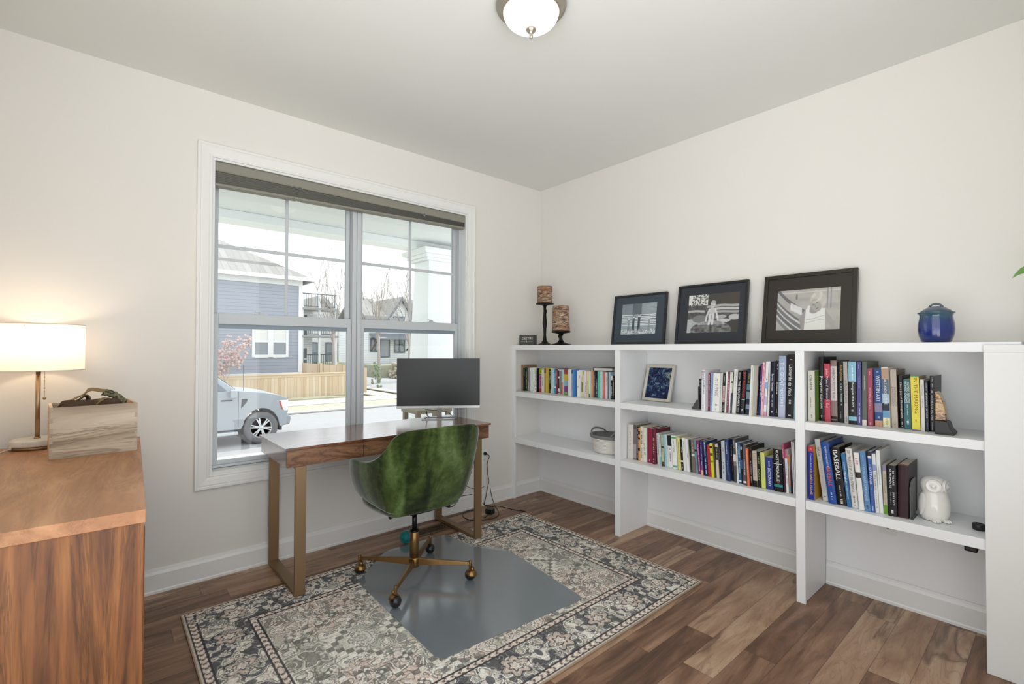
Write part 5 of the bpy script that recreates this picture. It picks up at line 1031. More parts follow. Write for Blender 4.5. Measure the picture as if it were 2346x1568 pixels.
MB().box(.006, RW-.006, .006, RH-.006, .0003, .0070).build('backing', pm('8a8074', .95, name='rug_backing'), rg)
pts = [(-1.989,-1.45), (-1.165,-1.52), (-1.08,-.82), (-1.232,-.56), (-1.232,-.345), (-1.68,-.325), (-1.975,-.60)]
def rounded(pts, r=.05, n=5):
    out = []; m = len(pts)
    for i in range(m):
        p = Vector((*pts[i],0)); a_ = Vector((*pts[i-1],0)); c_ = Vector((*pts[(i+1) % m],0))
        u = p+(a_-p).normalized()*r; w = p+(c_-p).normalized()*r
        for k in range(n+1):
            t_ = k/n; q = (1-t_)**2*u+2*t_*(1-t_)*p+t_*t_*w; out.append((q.x, q.y))
    return out
cmx = tag(MB().prism(rounded(pts, .045), .0088, .0112, 'z').build('chair_mat', M['chairmat']), 'clear plastic chair mat on the rug beneath the green chair', 'chair mat')

# ------------------------------------------------------------------ green swivel chair
HX, HY = -1.713, -.752
cr = empty('office_chair', 'green velvet swivel chair with bronze four-star base facing the desk', 'chair', (HX, HY, .0115))
Z0 = -.0115
def cat(ps, n):
    P_ = [Vector(p) for p in ps]; m = len(P_)-1; out = []
    for k in range(n+1):
        u = k/n*m; i = min(int(u), m-1); t_ = u-i; p0, p1, p2, p3 = P_[max(i-1,0)], P_[i], P_[i+1], P_[min(i+2,m)]
        out.append(.5*((2*p1)+(p2-p0)*t_+(2*p0-5*p1+4*p2-p3)*t_**2+(3*p1-p0-3*p2+p3)*t_**3))
    return out
topL = [(-.292,.205,.664), (-.312,.130,.684), (-.318,.03,.690), (-.316,-.07,.702), (-.304,-.15,.732), (-.286,-.205,.778), (-.262,-.250,.838), (-.215,-.285,.868), (-.12,-.310,.876), (0,-.318,.878)]
botL = [(-.262,.180,.500), (-.266,.120,.490), (-.260,.03,.478), (-.248,-.05,.466), (-.238,-.10,.460), (-.226,-.135,.455), (-.206,-.155,.451), (-.165,-.165,.449), (-.09,-.169,.448), (0,-.170,.448)]
mir = lambda L: L+[(-p[0],p[1],p[2]) for p in L[-2::-1]]
NS = 72; top = cat(mir(topL), NS); bot = cat(mir(botL), NS)
def nrm(i, L):
    t_ = L[min(i+1,NS)]-L[max(i-1,0)]; n_ = Vector((t_.y, -t_.x, 0)); n_.normalize()
    return n_ if n_.dot(Vector((L[i].x, L[i].y+.02, 0))) > 0 else -n_
NV = 14; TH = .044
outer = []; inner = []
for i in range(NS+1):
    n_ = nrm(i, top); co_, ci_ = [], []
    for k in range(NV+1):
        v_ = k/NV; e = v_**.8; p = bot[i].lerp(top[i], e); p.z = bot[i].z+(top[i].z-bot[i].z)*v_
        p = p+n_*(.009*math.sin(PI*v_)); co_.append(p)
        q = p-n_*(TH*(.55+.45*math.cos(v_*PI/2))*1.0); q.z = max(p.z, .47); ci_.append(q)
    outer.append(co_); inner.append(ci_)
sh_ = MB(); loopn = []
for i in range(NS+1):
    n_ = nrm(i, top); o_, c_ = outer[i], inner[i]
    mid = (o_[-1]+c_[-1])/2
    rim = [o_[-1]+Vector((0,0,.006))-n_*.003, mid+Vector((0,0,.012)), c_[-1]+Vector((0,0,.006))+n_*.003]
    loopn.append(o_+rim+c_[::-1])
sh_.grid(loopn)
m_ = len(loopn[0])
for base, rev in ((0, False), (NS*m_, True)):       # rounded arm fronts
    colp = [sh_.v[base+k] for k in range(m_)]
    ctr = [tuple((Vector(colp[k])+Vector(colp[m_-1-k]))/2+Vector((0,.012,0))) for k in range(m_//2)]
    b0 = len(sh_.v); sh_.v += ctr
    for k in range(m_//2-1):
        for A_, B_ in ((base+k, base+k+1), (base+m_-1-k, base+m_-2-k)):
            sh_.f.append((A_, B_, b0+k+1, b0+k)); sh_.m.append(0); sh_.sm.append(True)
    k = m_//2-1; sh_.f.append((base+k, base+k+1, b0+k)) if m_ % 2 == 0 else sh_.f.append((base+k, base+k+1, base+k+2, b0+k)); sh_.m.append(0); sh_.sm.append(True)
sh_.build('shell', M['velvet'], cr, loc=(0,0,Z0))
us = MB(); rws = [[p.copy() for p in bot]]
for s_, z_ in ((.97, -.006), (.85, -.012), (.5, -.014), (.02, -.015)): rws.append([Vector((p.x*s_, p.y*s_+.02*(1-s_), (p.z+z_)*.5+.5*(.424+z_*.6) if s_ < .9 else p.z+z_)) for p in bot])
us.grid([[r[i] for r in rws] for i in range(NS+1)])
us.build('underside', M['velvet'], cr, loc=(0,0,Z0))
seat = MB(); pl_ = [(inner[i][3].x*.985, inner[i][3].y*.985) for i in range(0, NS+1, 2)]
pl_ += [(.16,.225), (0,.235), (-.16,.225)]
n_ = len(pl_); rws = []
for s_, z_ in ((.98,.425), (1,.45), (1,.500), (.985,.520), (.95,.531), (.8,.537), (.4,.539), (.01,.539)): rws.append([(p[0]*s_, p[1]*s_, z_) for p in pl_])
seat.grid(rws, closed=True); seat.f.append(tuple(range(n_-1,-1,-1))); seat.m.append(0); seat.sm.append(True)
seat.build('seat', M['velvet'], cr, loc=(0,0,Z0))
for sg in (-1, 1):
    i = int(NS*(.285 if sg < 0 else .715)); MB().tube([p+nrm(i, top)*.0008 for p in outer[i][1:]], .0016, 6).build('seam', pm('33431a', .8, name='seam_thread'), cr, loc=(0,0,Z0))
MB().box(-.075, .075, -.10, .10, .392, .409).box(-.04, .04, -.05, .05, .376, .392).build('mechanism', M['black'], cr, loc=(0,0,Z0), bevel=.004)
MB().tube([(-.03,.02,.385), (-.10,.0,.385), (-.115,-.005,.385)], .005, 8).tube([(-.115,-.005,.385), (-.16,-.02,.385)], .011, 10).build('lever', M['black'], cr, loc=(0,0,Z0))
MB().lathe([(.0135,.26), (.0135,.378), (0,.378)], seg=20).lathe([(.025,.266), (.027,.272), (.025,.280), (.0136,.282)], seg=24).build('gas_post', pm('141416', .2, .5, name='black_steel'), cr, loc=(0,0,Z0))
MB().lathe([(.0255,.100), (.0255,.268), (.022,.272), (.0136,.272)], seg=28).lathe([(.024,.070), (.029,.074), (.029,.122), (.0256,.126)], seg=28).build('column', M['brass2'], cr, loc=(0,0,Z0))
for k, (dx, dy) in enumerate(((-.217,.232), (-.226,-.219), (.219,-.229), (.230,.214))):
    L_ = math.hypot(dx, dy); an = math.atan2(dy, dx); R_ = Matrix.Rotation(an, 4, 'Z')
    lg = MB()
    a_, c_ = .024, L_+.004
    sec = lambda x, w, z0, z1: [(x,-w,z0), (x,w,z0), (x,w*.7,z1), (x,-w*.7,z1)]
    rws = [sec(a_, .011, .082, .120), sec(c_*.6, .0095, .092, .114), sec(c_, .008, .096, .110)]
    lg.grid(rws, smooth=False, closed=True); lg.f += [(0,1,2,3), (8,11,10,9)]; lg.m += [0,0]; lg.sm += [False,False]
    lg.lathe([(.009,.075), (.009,.116), (.006,.118), (0,.118)], (L_,0,0), 16)
    lo_ = lg.xf(R_).build('leg', M['brass2'], cr, loc=(0,0,Z0), bevel=.0015)
    ct = R_ @ Vector((L_,0,0))
    hood = MB(); 
    prof_ = [(.0325*math.sin(t_), .0425+.034*math.cos(t_)) for t_ in np.linspace(.0, 1.28, 9)]
    hood.lathe([(.0105,.072), (.010,.090)], seg=14).lathe(prof_[::-1], seg=24).xf(Matrix.Translation(ct) @ Matrix.Rotation(.25*((-1)**k), 4, 'X'))
    hood.build('caster_hood', M['brass2'], lo_)
    MB().ball((ct.x, ct.y, .0412), .0295, 22, 14).build('caster_ball', M['rubber'], lo_)

# ------------------------------------------------------------------ small things on the floor
fv = empty('floor_vent', 'brown slotted floor vent by the back baseboard under the desk', 'vent', (-1.285, -.188, .0002))
vt = pm('6e5844', .5, .4, name='vent_metal')
MB().box(-.155, .155, -.065, -.045, 0, .004).box(-.155, .155, .045, .065, 0, .004).box(-.155, -.135, -.045, .045, 0, .004).box(.135, .155, -.045, .045, 0, .004).build('frame', vt, fv, bevel=.001)
sl = MB()
for i in range(20): sl.box(-.133+i*.0138, -.129+i*.0138, -.045, .045, .0008, .0035)
sl.box(-.135, .135, -.002, .002, .0008, .0035).build('slats', vt, fv)
MB().box(-.135, .135, -.045, .045, .0001, .0006).build('duct', M['black'], fv)
sb_ = MB().ball((0,0,.040), .036, 24, 16)
for i in range(150):
    z = 1-2*(i+.5)/150; a = i*2.39996; r_ = math.sqrt(1-z*z); d_v = Vector((r_*math.cos(a), r_*math.sin(a), z))
    c_ = Vector((0,0,.040))+d_v*.0355; q = Vector((0,0,1)).rotation_difference(d_v).to_matrix().to_4x4(); q.translation = c_
    k = MB().lathe([(.0032,0), (.002,.004), (.0006,.0062)], seg=6).xf(q); sb_.add(k.v, k.f, 0, True)
tag(sb_.build('spiky_ball', pm('14888a', .5, name='teal_rubber'), loc=(-1.514, -.284, .0022)), 'teal spiky rubber ball on the floor behind the chair', 'ball')
ol = empty('outlet', 'white wall outlet right of the desk leg', 'outlet', (-.650, -.0002, .400))
MB().box(-.036, .036, -.005, 0, -.06, .06).build('plate', M['white_plastic'], ol, bevel=.0015)
for z_ in (.026, -.026):
    k = MB().box(-.017, .017, -.0075, -.005, z_-.014, z_+.014).build('socket', M['white_plastic'], ol, bevel=.003)
    if z_ < 0: MB().box(-.008, -.006, -.0079, -.0074, z_-.004, z_+.006).box(.006, .008, -.0079, -.0074, z_-.004, z_+.006).box(-.002, .002, -.0079, -.0074, z_-.010, z_-.006).build('slots', M['black'], k)
cord = empty('charger_cable', 'black power cord from the wall outlet down to the adapter on the floor', 'cord', (-.650, -.03, .424))
P = Matrix.Translation((.650, .03, -.424))
part(MB().lathe([(.012,0), (.014,.003), (.013,.016), (.007,.026), (.004,.03)], seg=16).xf(Matrix.Translation((-.650,-.0078,.426)) @ Matrix.Rotation(PI/2, 4, 'X')), 'plug', M['black'], cord, P)
w1 = spline([(-.650,-.036,.426), (-.630,-.045,.405), (-.640,-.030,.343), (-.632,-.028,.259), (-.621,-.028,.197), (-.638,-.028,.135), (-.655,-.034,.078), (-.683,-.050,.025), (-.66,-.075,.016), (-.655,-.115,.014), (-.68,-.16,.006), (-.706,-.172,.014)], 6)
part(MB().tube(w1, .0030, 7), 'cable', M['black'], cord, P)
ad = empty('power_adapter', 'square black power adapter lying on the floor right of the desk', 'adapter', (-.735, -.190, .0002), (0,0,.35))
MB().box(-.026, .026, -.03, .03, 0, .038).build('body', pm('16201e', .35, name='adapter_black'), ad, bevel=.004)
MB().tube(spline([(-.026,0,.014), (-.05,-.01,.006), (-.09,-.02,.004), (-.12,-.015,.004)], 6), .0024, 6).build('lead', M['black'], ad)
tag(MB().tube(spline([(-.688,-.040,.030), (-.665,-.066,.005), (-.640,-.085,.0045), (-.60,-.13,.0120), (-.555,-.225,.0045), (-.535,-.300,.006), (-.53,-.335,.012), (-.528,-.362,.013)], 6), .0028, 7).tube([(-.532,-.318,.013), (-.526,-.375,.0145)], .0055, 8).build('cable', M['black']), 'black cable running across the floor to the back right rug corner', 'cable')
tag(MB().tube(spline([(-.60,-.020,.138), (-.592,-.022,.09), (-.585,-.04,.03), (-.60,-.08,.004), (-.640,-.165,.004), (-.70,-.255,.004), (-.775,-.300,.004), (-.85,-.285,.004), (-.93,-.235,.004), (-.95,-.15,.004), (-.90,-.06,.004), (-.82,-.045,.004), (-.79,-.09,.004)], 7), .0026, 7).build('cable', M['black']), 'black cable looped on the floor between outlet and desk leg', 'cable')
ha = empty('hanging_adapter', 'black adapter with white printing hanging behind the green chair', 'adapter', (-1.075, -.12, .140), (0, .42, 0))
MB().box(-.022, .022, -.013, .013, -.036, .036).build('body', M['black'], ha, bevel=.005)
g = MB(); r_ = random.Random(3)
for i in range(5):
    for j in range(4):
        if r_.random() < .7: g.box(-.012+j*.006, -.0085+j*.006, -.0136, -.0132, .016-i*.009, .021-i*.009)
g.build('printing', ink('d8d8d8'), ha)
MB().tube(spline([(.012,0,-.028), (.05,.0,-.02), (.075,0,.02), (.09,.0,.06), (.115,.0,.075), (.17,.03,.085), (.24,.06,.10)], 6), .0028, 7).build('cable', M['black'], ha)
tag(MB().tube(spline([(-1.10,-.10,.36), (-1.00,-.09,.285), (-.923,-.085,.241), (-.846,-.07,.196), (-.77,-.05,.165), (-.70,-.03,.155), (-.66,-.018,.16)], 6), .0022, 7).build('cable', M['black']), 'thin black cable sagging from the desk to the wall', 'cable')

# ------------------------------------------------------------------ dresser, lamp, crate
dr = empty('dresser', 'warm brown wooden dresser at the left edge', 'dresser', (-2.9585, -1.497, 0), (0, 0, -math.radians(2.2)))
DW, DL, DH = .50, 1.36, .85
MB().box(-DW-.004, .004, -.004, DL+.004, DH-.036, DH).build('top', M['dresser_top'], dr, bevel=.0015)
MB().box(-DW, .0, 0, .02, .05, DH-.0362).build('side_panel', M['dresser_side'], dr, bevel=.001)
MB().box(-DW, .0, DL-.02, DL, .05, DH-.0362).build('side_panel', M['dresser_side'], dr, bevel=.001)
MB().box(-DW, -.021, .0202, DL-.0202, .05, .07).box(-DW, -DW+.012, .0202, DL-.0202, .07, DH-.0362).build('carcass', M['dresser_side'], dr)
for cx in range(2):
    for rw in range(3):
        y0 = .022+cx*(DL-.044)/2+(.002 if cx else 0); y1 = y0+(DL-.044)/2-.002; z0 = .055+rw*.247; z1 = z0+.243
        q = MB().box(-.0195, .003, y0, y1, z0, z1-.028).box(-.0195, .003, y0, y0+.03, z1-.028, z1).box(-.0195, .003, y1-.03, y1, z1-.028, z1).box(-.0195, -.010, y0+.03, y1-.03, z1-.028, z1-.002)
        q.build('drawer', M['dresser_side'], dr, bevel=.001)
for x_ in (-DW+.03, -.06):
    for y_ in (.03, DL-.07): MB().box(x_, x_+.04, y_, y_+.04, 0, .0498).build('leg', M['dresser_side'], dr)
lx, ly = -3.262, -.178
tl = empty('table_lamp', 'lit white drum shade lamp with brass stem on the dresser', 'lamp', (lx, ly, .8502))
MB().lathe([(.088,.014), (.089,.018), (.087,.036), (.082,.040), (0,.041)], seg=40).build('marble_base', wood('white_marble', [(0,'b8aea4'), (.4,'d8d0c6'), (1,'ece6de')], 'x', .6, 8, .3), tl)
MB().lathe([(.084,0), (.086,.002), (.086,.014), (0,.0145)], seg=40).build('base_ring', M['brass'], tl)
MB().lathe([(.0085,.041), (.0085,.335), (0,.335)], seg=18).lathe([(.012,.041), (.011,.046), (.0086,.048)], seg=18).build('stem', pm('b09272', .3, .85, name='pale_brass'), tl)
MB().lathe([(.02,.335), (.02,.375), (.012,.38), (0,.38)], seg=18).build('socket', M['brass'], tl)
t = NT('lamp_shade_fabric'); d_ = t.n('BsdfDiffuse', {'Color': (.9,.86,.8,1)}); tr_ = t.n('BsdfTranslucent', {'Color': (.96,.92,.86,1)}); mx_ = t.n('MixShader', {0: .62})
t.t.links.new(d_.outputs[0], mx_.inputs[1]); t.t.links.new(tr_.outputs[0], mx_.inputs[2]); t.t.links.new(mx_.outputs[0], t.out.inputs[0])
ZS0, ZS1, RS = .341, .542, .153
sh_l = MB().lathe([(RS,ZS0), (RS,ZS1)], seg=64); sh_l.f = sh_l.f[:64]; sh_l.m = sh_l.m[:64]; sh_l.sm = sh_l.sm[:64]
shade = sh_l.build('lamp_shade', t.mat, tl)
tm = pm('e4dccf', .8, name='shade_trim')
for z_ in (ZS0, ZS1): MB().tube([(RS*math.cos(a), RS*math.sin(a), z_) for a in np.linspace(0, 2*PI, 49)], .0022, 6, caps=False).build('shade_trim', tm, shade)
sp_ = MB()
for k in range(3):
    a = 2*PI*k/3+.3; sp_.tube([(.0,.0,.50), (RS*math.cos(a), RS*math.sin(a), ZS1-.01)], .0018, 6)
sp_.tube([(0,0,.38), (0,0,.52)], .003, 6).build('spider', M['brass'], tl)
MB().ball((0,0,.425), .028, 18, 12).build('bulb', emis('bulb_glow', (1,.74,.46), 10), tl)
chn = MB()
for i in range(21): chn.ball((.022, -.030, .335-i*.0054), .0019, 6, 5)
chn.ball((.022,-.030,.217), .006, 10, 8, scale=(1,1,1.1)).build('pull_chain', pm('a88a60', .35, .8, name='chain_brass'), tl)
MB().tube(spline([(-.075,-.045,.010), (-.095,-.070,.006), (-.11,-.12,.004), (-.12,-.18,.003), (-.13,-.26,.003)], 6), .0028, 7).lathe([(.006,0), (.006,.012), (.003,.016)], (-.078,-.045,.004), 10).build('cable', pm('cfc4b4', .6, name='cream_cable'), tl)
ct = empty('wooden_crate', 'pale wooden box with hand hole on the dresser in front of the lamp', 'crate', (-3.203, -.546, .8502), (0, 0, math.radians(4.5)))
CW, CD, CH, ct_ = .273, .245, .203, .010
fp = MB().box(0, CW, 0, ct_, 0, CH)
for i in range(1, 10, 2):
    for x_ in (.0, CW-ct_): fp.box(x_, x_+ct_, -.0005, .0005, i*CH/10, (i+1)*CH/10, 1)
fp.build('front_panel', [M['crate'], pm('b7a792', .8, name='end_grain')], ct)
MB().box(0, CW, CD-ct_, CD, 0, CH).build('back_panel', M['crate'], ct, bevel=.001)
for x_ in (.0, CW-ct_):
    q = MB(); y0, y1 = ct_+.0002, CD-ct_-.0002; h0, h1, z0, z1 = CD/2-.035, CD/2+.035, .145, .172
    q.box(x_, x_+ct_, y0, y1, 0, z0).box(x_, x_+ct_, y0, y1, z1, CH).box(x_, x_+ct_, y0, h0, z0, z1).box(x_, x_+ct_, h1, y1, z0, z1)
    q.build('end_panel', M['crate_side'], ct)
MB().box(ct_, CW-ct_, ct_, CD-ct_, .002, .010).build('bottom', M['crate'], ct)
st_ = empty('strap_bundle', 'tangle of brown and olive webbing straps in the wooden box', 'straps', (-3.07, -.43, .865))
P = Matrix.Translation((3.07, .43, -.865))
yy = -.43
part(MB().tube(spline([(-3.172,yy,1.020), (-3.160,yy-.01,1.056), (-3.13,yy,1.080), (-3.105,yy+.01,1.092), (-3.095,yy,1.108), (-3.078,yy,1.113), (-3.05,yy-.005,1.106), (-3.02,yy,1.100), (-2.995,yy+.01,1.075), (-2.985,yy,1.03)], 6), 0, flat=(.030,.004)), 'webbing_loop', M['tan_strap'], st_, P)
part(MB().tube(spline([(-3.19,yy-.03,1.03), (-3.165,yy-.04,1.062), (-3.13,yy-.03,1.068), (-3.10,yy-.02,1.088), (-3.092,yy-.02,1.070), (-3.12,yy-.04,1.056), (-3.15,yy-.05,1.04)], 6), 0, flat=(.026,.005)), 'dark_strap', M['dark_strap'], st_, P)
part(MB().tube(spline([(-3.09,yy-.05,1.03), (-3.06,yy-.04,1.062), (-3.035,yy-.03,1.075), (-3.02,yy,1.05), (-3.0,yy+.03,1.02)], 6), 0, flat=(.028,.004)), 'webbing_strap', M['tan_strap'], st_, P)
pd = MB(); rows = []
for i in range(13):
    u = i/12; c_ = Vector((-3.045+.075*u, yy-.012, 1.098-.052*u*u)); hw = .022*(.7+.5*math.sin(PI*u)); row = []
    for k in range(12):
        a = 2*PI*k/12; row.append(c_+Vector((.010*math.sin(a)*.7, hw*1.2*math.cos(a), .013*math.sin(a)+.002*math.sin(9*u*PI))))
    rows.append(row)
pd.grid(rows, closed=True); pd.f += [tuple(range(11,-1,-1)), tuple(144+k for k in range(12))]; pd.m += [0,0]; pd.sm += [True,True]
t = NT('camo_fabric'); n_ = t.noise(t.coord(), 45, 3, .6, 1.0); t.principled(Base_Color=t.ramp(n_, [(.4,'2e2a20'), (.45,'6b6a4c'), (.55,'8d8a6c'), (.62,'4a4c38')], 'CONSTANT'), Roughness=.85)
part(pd, 'padded_strap', t.mat, st_, P)
for pp in ([(-3.185,yy+.02,.90), (-3.18,yy-.03,1.035), (-3.155,yy-.06,1.058), (-3.10,yy-.07,1.050), (-3.05,yy-.05,1.046), (-3.0,yy-.06,1.050), (-2.985,yy-.02,.95)], [(-3.16,yy+.06,.90), (-3.15,yy+.05,1.04), (-3.08,yy+.03,1.055), (-3.02,yy+.05,1.045), (-2.99,yy+.04,.92)]):
    part(MB().tube(spline(pp, 6), 0, flat=(.04,.008)), 'dark_strap', M['dark_strap'], st_, P)

# ------------------------------------------------------------------ ceiling light
cl = empty('ceiling_light', 'flush ceiling light with frosted glass bowl and nickel ring', 'ceiling light', (-1.695, -1.685, H-.0002))
nk = pm('a8a094', .28, .85, name='satin_nickel')
MB().lathe([(.128,0), (.146,-.002), (.149,-.008), (.146,-.015), (.137,-.018), (.134,-.026), (.128,-.029), (.125,-.038), (.119,-.040), (.116,-.036), (.10,-.015)], seg=64).build('ring', nk, cl)
bowl = [(.117*math.cos(t_), -.036-.068*math.sin(t_)) for t_ in np.linspace(0, PI/2-.03, 16)]
MB().lathe(bowl+[(0,-.1042)], seg=56).build('bowl', emis('frosted_bowl', (1,.89,.73), 1.9), cl)
MB().lathe([(.0,-.1035), (.021,-.104), (.022,-.109), (.014,-.118), (.0065,-.124), (.0085,-.132), (.007,-.140), (.004,-.145), (0,-.147)], seg=24).build('finial', nk, cl)
# ------------------------------------------------------------------ outside: porch
G = -1.05
EX = lambda h, r=.7, **k: pm(h, r, var=k.pop('var', .03), **k)
pw = EX('dfe3e3', .5, name='porch_paint')
struct(MB().box(-7, 3.2, T, 2.25, -.35, -.17).build('porch_floor', EX('a3a6a6', .8, name='porch_boards')))
struct(MB().box(-7, 3.2, T, 2.3, 2.545, 2.75).build('porch_ceiling', EX('d2d6d6', .6, name='porch_ceiling_paint')))
struct(MB().box(-7, .9, 1.77, 2.02, 2.463, 2.5445).box(.55, .8, T+.01, 1.765, 2.463, 2.5445).build('porch_beam', pw, bevel=.004))
pc = MB()
def frus(b, cx, cy, h0, h1, z0, z1):
    v = [(cx+sx*h, cy+sy*h, z) for z, h in ((z0, h0), (z1, h1)) for sx, sy in ((-1,-1),(1,-1),(1,1),(-1,1))]
    b.add(v, [(3,2,1,0), (4,5,6,7), (0,1,5,4), (1,2,6,5), (2,3,7,6), (3,0,4,7)])
frus(pc, .015, 1.895, .255, .165, -.17, 2.33)
pc.box(-.20, .23, 1.68, 2.11, 2.33, 2.36).box(-.225, .255, 1.655, 2.135, 2.36, 2.40); frus(pc, .015, 1.895, .25, .285, 2.40, 2.43); pc.box(-.27, .30, 1.61, 2.18, 2.43, 2.4625)
struct(pc.build('porch_column', pw, bevel=.004))
pt = empty('porch_table', 'weathered wooden stand with diagonal brace on the porch behind the monitor', 'outdoor table', (-.72, .85, -.17))
wd = EX('8b8272', .9, var=.15, name='weathered_wood')
MB().box(-.16, .22, -.15, .15, .86, .89).build('top', wd, pt)
for x_ in (-.15, .17):
    for y_ in (-.14, .10): MB().box(x_, x_+.04, y_, y_+.04, .0005, .8595).build('leg', wd, pt)
MB().tube([(-.11,-.12,.30), (.17,-.12,.80)], 0, flat=(.05,.02)).build('brace', wd, pt); MB().tube([(.17,-.09,.30), (-.11,-.09,.80)], 0, flat=(.05,.02)).build('brace', wd, pt)

# ------------------------------------------------------------------ ground
def slab(name, x0, x1, y0, y1, z, mat): struct(MB().box(x0, x1, y0, y1, z-.05, z).build(name, mat))
grass = NT('pale_lawn'); n_ = grass.noise(grass.coord(), 3, 5, .7); grass.principled(Base_Color=grass.ramp(n_, [(.35,'9c9f88'), (.6,'b0af9a'), (.75,'bebaa8')]), Roughness=.95); grass = grass.mat
conc = EX('b9b6ae', .85, var=.05, scale=2, name='concrete'); asph = EX('9a9a9a', .9, var=.06, scale=2, name='pale_asphalt')
slab('ground', -60, 90, 2.3, 120, G-.06, grass)
slab('lawn', -40, 60, 2.35, 6.9, G, grass); slab('sidewalk', -40, 60, 6.9, 8.3, G+.01, conc)
slab('street', -40, 60, 8.6, 14.9, G-.03, asph); slab('curb', -40, 60, 8.3, 8.6, G+.02, conc); slab('curb_far', -40, 8.3, 14.9, 15.3, G+.03, conc)
slab('verge', -40, 8.0, 15.3, 17.2, G, grass); slab('sidewalk_far', -40, 8.0, 17.2, 18.9, G+.02, conc)
slab('side_street', 9.2, 16.5, 14.9, 70, G-.03, asph); slab('side_curb', 8.7, 9.2, 15.3, 70, G+.03, conc); slab('side_curb_far', 16.5, 17, 15.3, 70, G+.03, conc)
slab('side_walk', 7.2, 8.2, 19, 70, G+.02, conc); slab('side_walk_far', 18.4, 19.6, 15.3, 70, G+.02, conc)
struct(MB().ball((9.6, 16.9, G-.3), 1.0, 24, 12, scale=(1.8,.9,.42)).build('soil_bed', EX('8f8678', .95, var=.2, name='mulch')))

# ------------------------------------------------------------------ pickup truck parked at the kerb
tk = empty('pickup_truck', 'grey pickup truck parked on the street in front of the fence', 'truck', (0, 9.9, G-.03))
P = Matrix.Translation((0, -9.9, -(G-.03)))
paint = pm('969ca2', .38, .15, var=.02, name='truck_paint'); dark = EX('2c2e31', .5, name='truck_trim')
yA, yB = 9.93, 11.85
arch = [(-.02+.41*math.cos(a), -.665+.46*math.sin(a)) for a in np.linspace(PI*1.03, -.03*PI, 15)]
side = [(-5.2,-.68)]+[(-.47,-.68)]+arch[1:-1]+[(.405,-.69), (.57,-.66), (.585,-.40), (.60,-.33), (.595,-.02), (.55,.035), (.36,.110), (.06,.178), (-.29,.228), (-.54,.255), (-.75,.262), (-2.6,.262), (-2.6,.23), (-5.2,.23)]
part(MB().prism(side, yA, yB, 'y'), 'body', paint, tk, P, bevel=.035, seg=3)
cab = MB(); lo_ = [(-.56,.25), (-.75,.255), (-2.55,.25)]; 
v = []
for y_, ins in ((yA+.02, 0), (yB-.02, 0)):
    sg = 1 if y_ < 11 else -1
    v += [(-.55,y_,.25), (-2.55,y_,.25), (-2.42,y_+sg*.20,.86), (-1.45,y_+sg*.20,.88), (-1.20,y_+sg*.18,.80)]
cab.add(v, [(0,1,2,3,4), (9,8,7,6,5), (0,5,6,1), (1,6,7,2), (2,7,8,3), (3,8,9,4), (4,9,5,0)])
part(cab, 'cab', paint, tk, P, bevel=.02)
gm = pm('4c555c', .08, .0, var=.02, spec=1.0, name='tinted_glass')
v = [(-.78,yA+.012,.27), (-1.52,yA+.012,.27), (-1.52,yA+.175,.80), (-1.26,yA+.17,.76)]
part(MB().add(v+[(a, b_-.012, c) for a, b_, c in v], [(0,1,2,3), (7,6,5,4), (0,4,5,1), (1,5,6,2), (2,6,7,3), (3,7,4,0)]), 'side_window', gm, tk, P)
v = [(-.60,yA+.12,.275), (-.60,yB-.12,.275), (-1.19,yB-.26,.785), (-1.19,yA+.26,.785)]
part(MB().add(v+[(a+.02, b_, c+.02) for a, b_, c in v], [(0,1,2,3), (7,6,5,4), (0,4,5,1), (1,5,6,2), (2,6,7,3), (3,7,4,0)]), 'windshield', gm, tk, P)
part(MB().box(-.535, -.528, yA-.004, yA+.01, -.62, .25).box(-.90, -.66, yA-.012, yA+.005, .02, .05), 'door_line', dark, tk, P)
part(MB().prism([(-.74,.10), (-.60,.10), (-.585,.19), (-.62,.285), (-.73,.29)], yA-.22, yA-.06, 'y').box(-.70, -.62, yA-.06, yA+.02, .11, .15), 'mirror', paint, tk, P, bevel=.02)
part(MB().prism([(-.46,.055), (-.33,.050), (-.345,-.02), (-.46,-.165), (-.475,-.165)], yA-.006, yA+.02, 'y'), 'fender_vent', dark, tk, P, bevel=.006)
part(MB().prism([(.39,-.03), (.605,-.03), (.615,-.30), (.52,-.32), (.45,-.26)], yA-.008, yA+.25, 'y'), 'headlight', pm('d9dcde', .1, .2, spec=.9, name='headlight_lens'), tk, P, bevel=.02)
part(MB().prism([(.385,-.05), (.42,-.05), (.475,-.27), (.45,-.27)], yA-.012, yA+.05, 'y'), 'marker_light', pm('b8482c', .2, name='marker_red'), tk, P)
part(MB().prism([(.385,-.455), (.66,-.435), (.675,-.50), (.65,-.655), (.40,-.70)], yA+.01, yB-.01, 'y'), 'bumper', pm('8e949a', .3, .5, name='bumper_grey'), tk, P, bevel=.03, seg=3)
part(MB().box(.40, .47, yA+.05, yA+.22, -.80, -.69), 'tow_hook', dark, tk, P, bevel=.01)
part(MB().box(-2.4, -.55, yA-.11, yA+.06, -.79, -.715), 'running_board', pm('b8bcc0', .35, .4, name='step_grey'), tk, P, bevel=.015)
part(MB().box(-5.1, -.47, yA+.15, yB-.15, -.80, -.66), 'chassis', dark, tk, P)
part(MB().tube([(-.395, yA+.15, .20), (-.402, yA+.15, .88)], .006, 6), 'antenna', dark, tk, P)
Rw = Matrix.Rotation(-PI/2, 4, 'X')
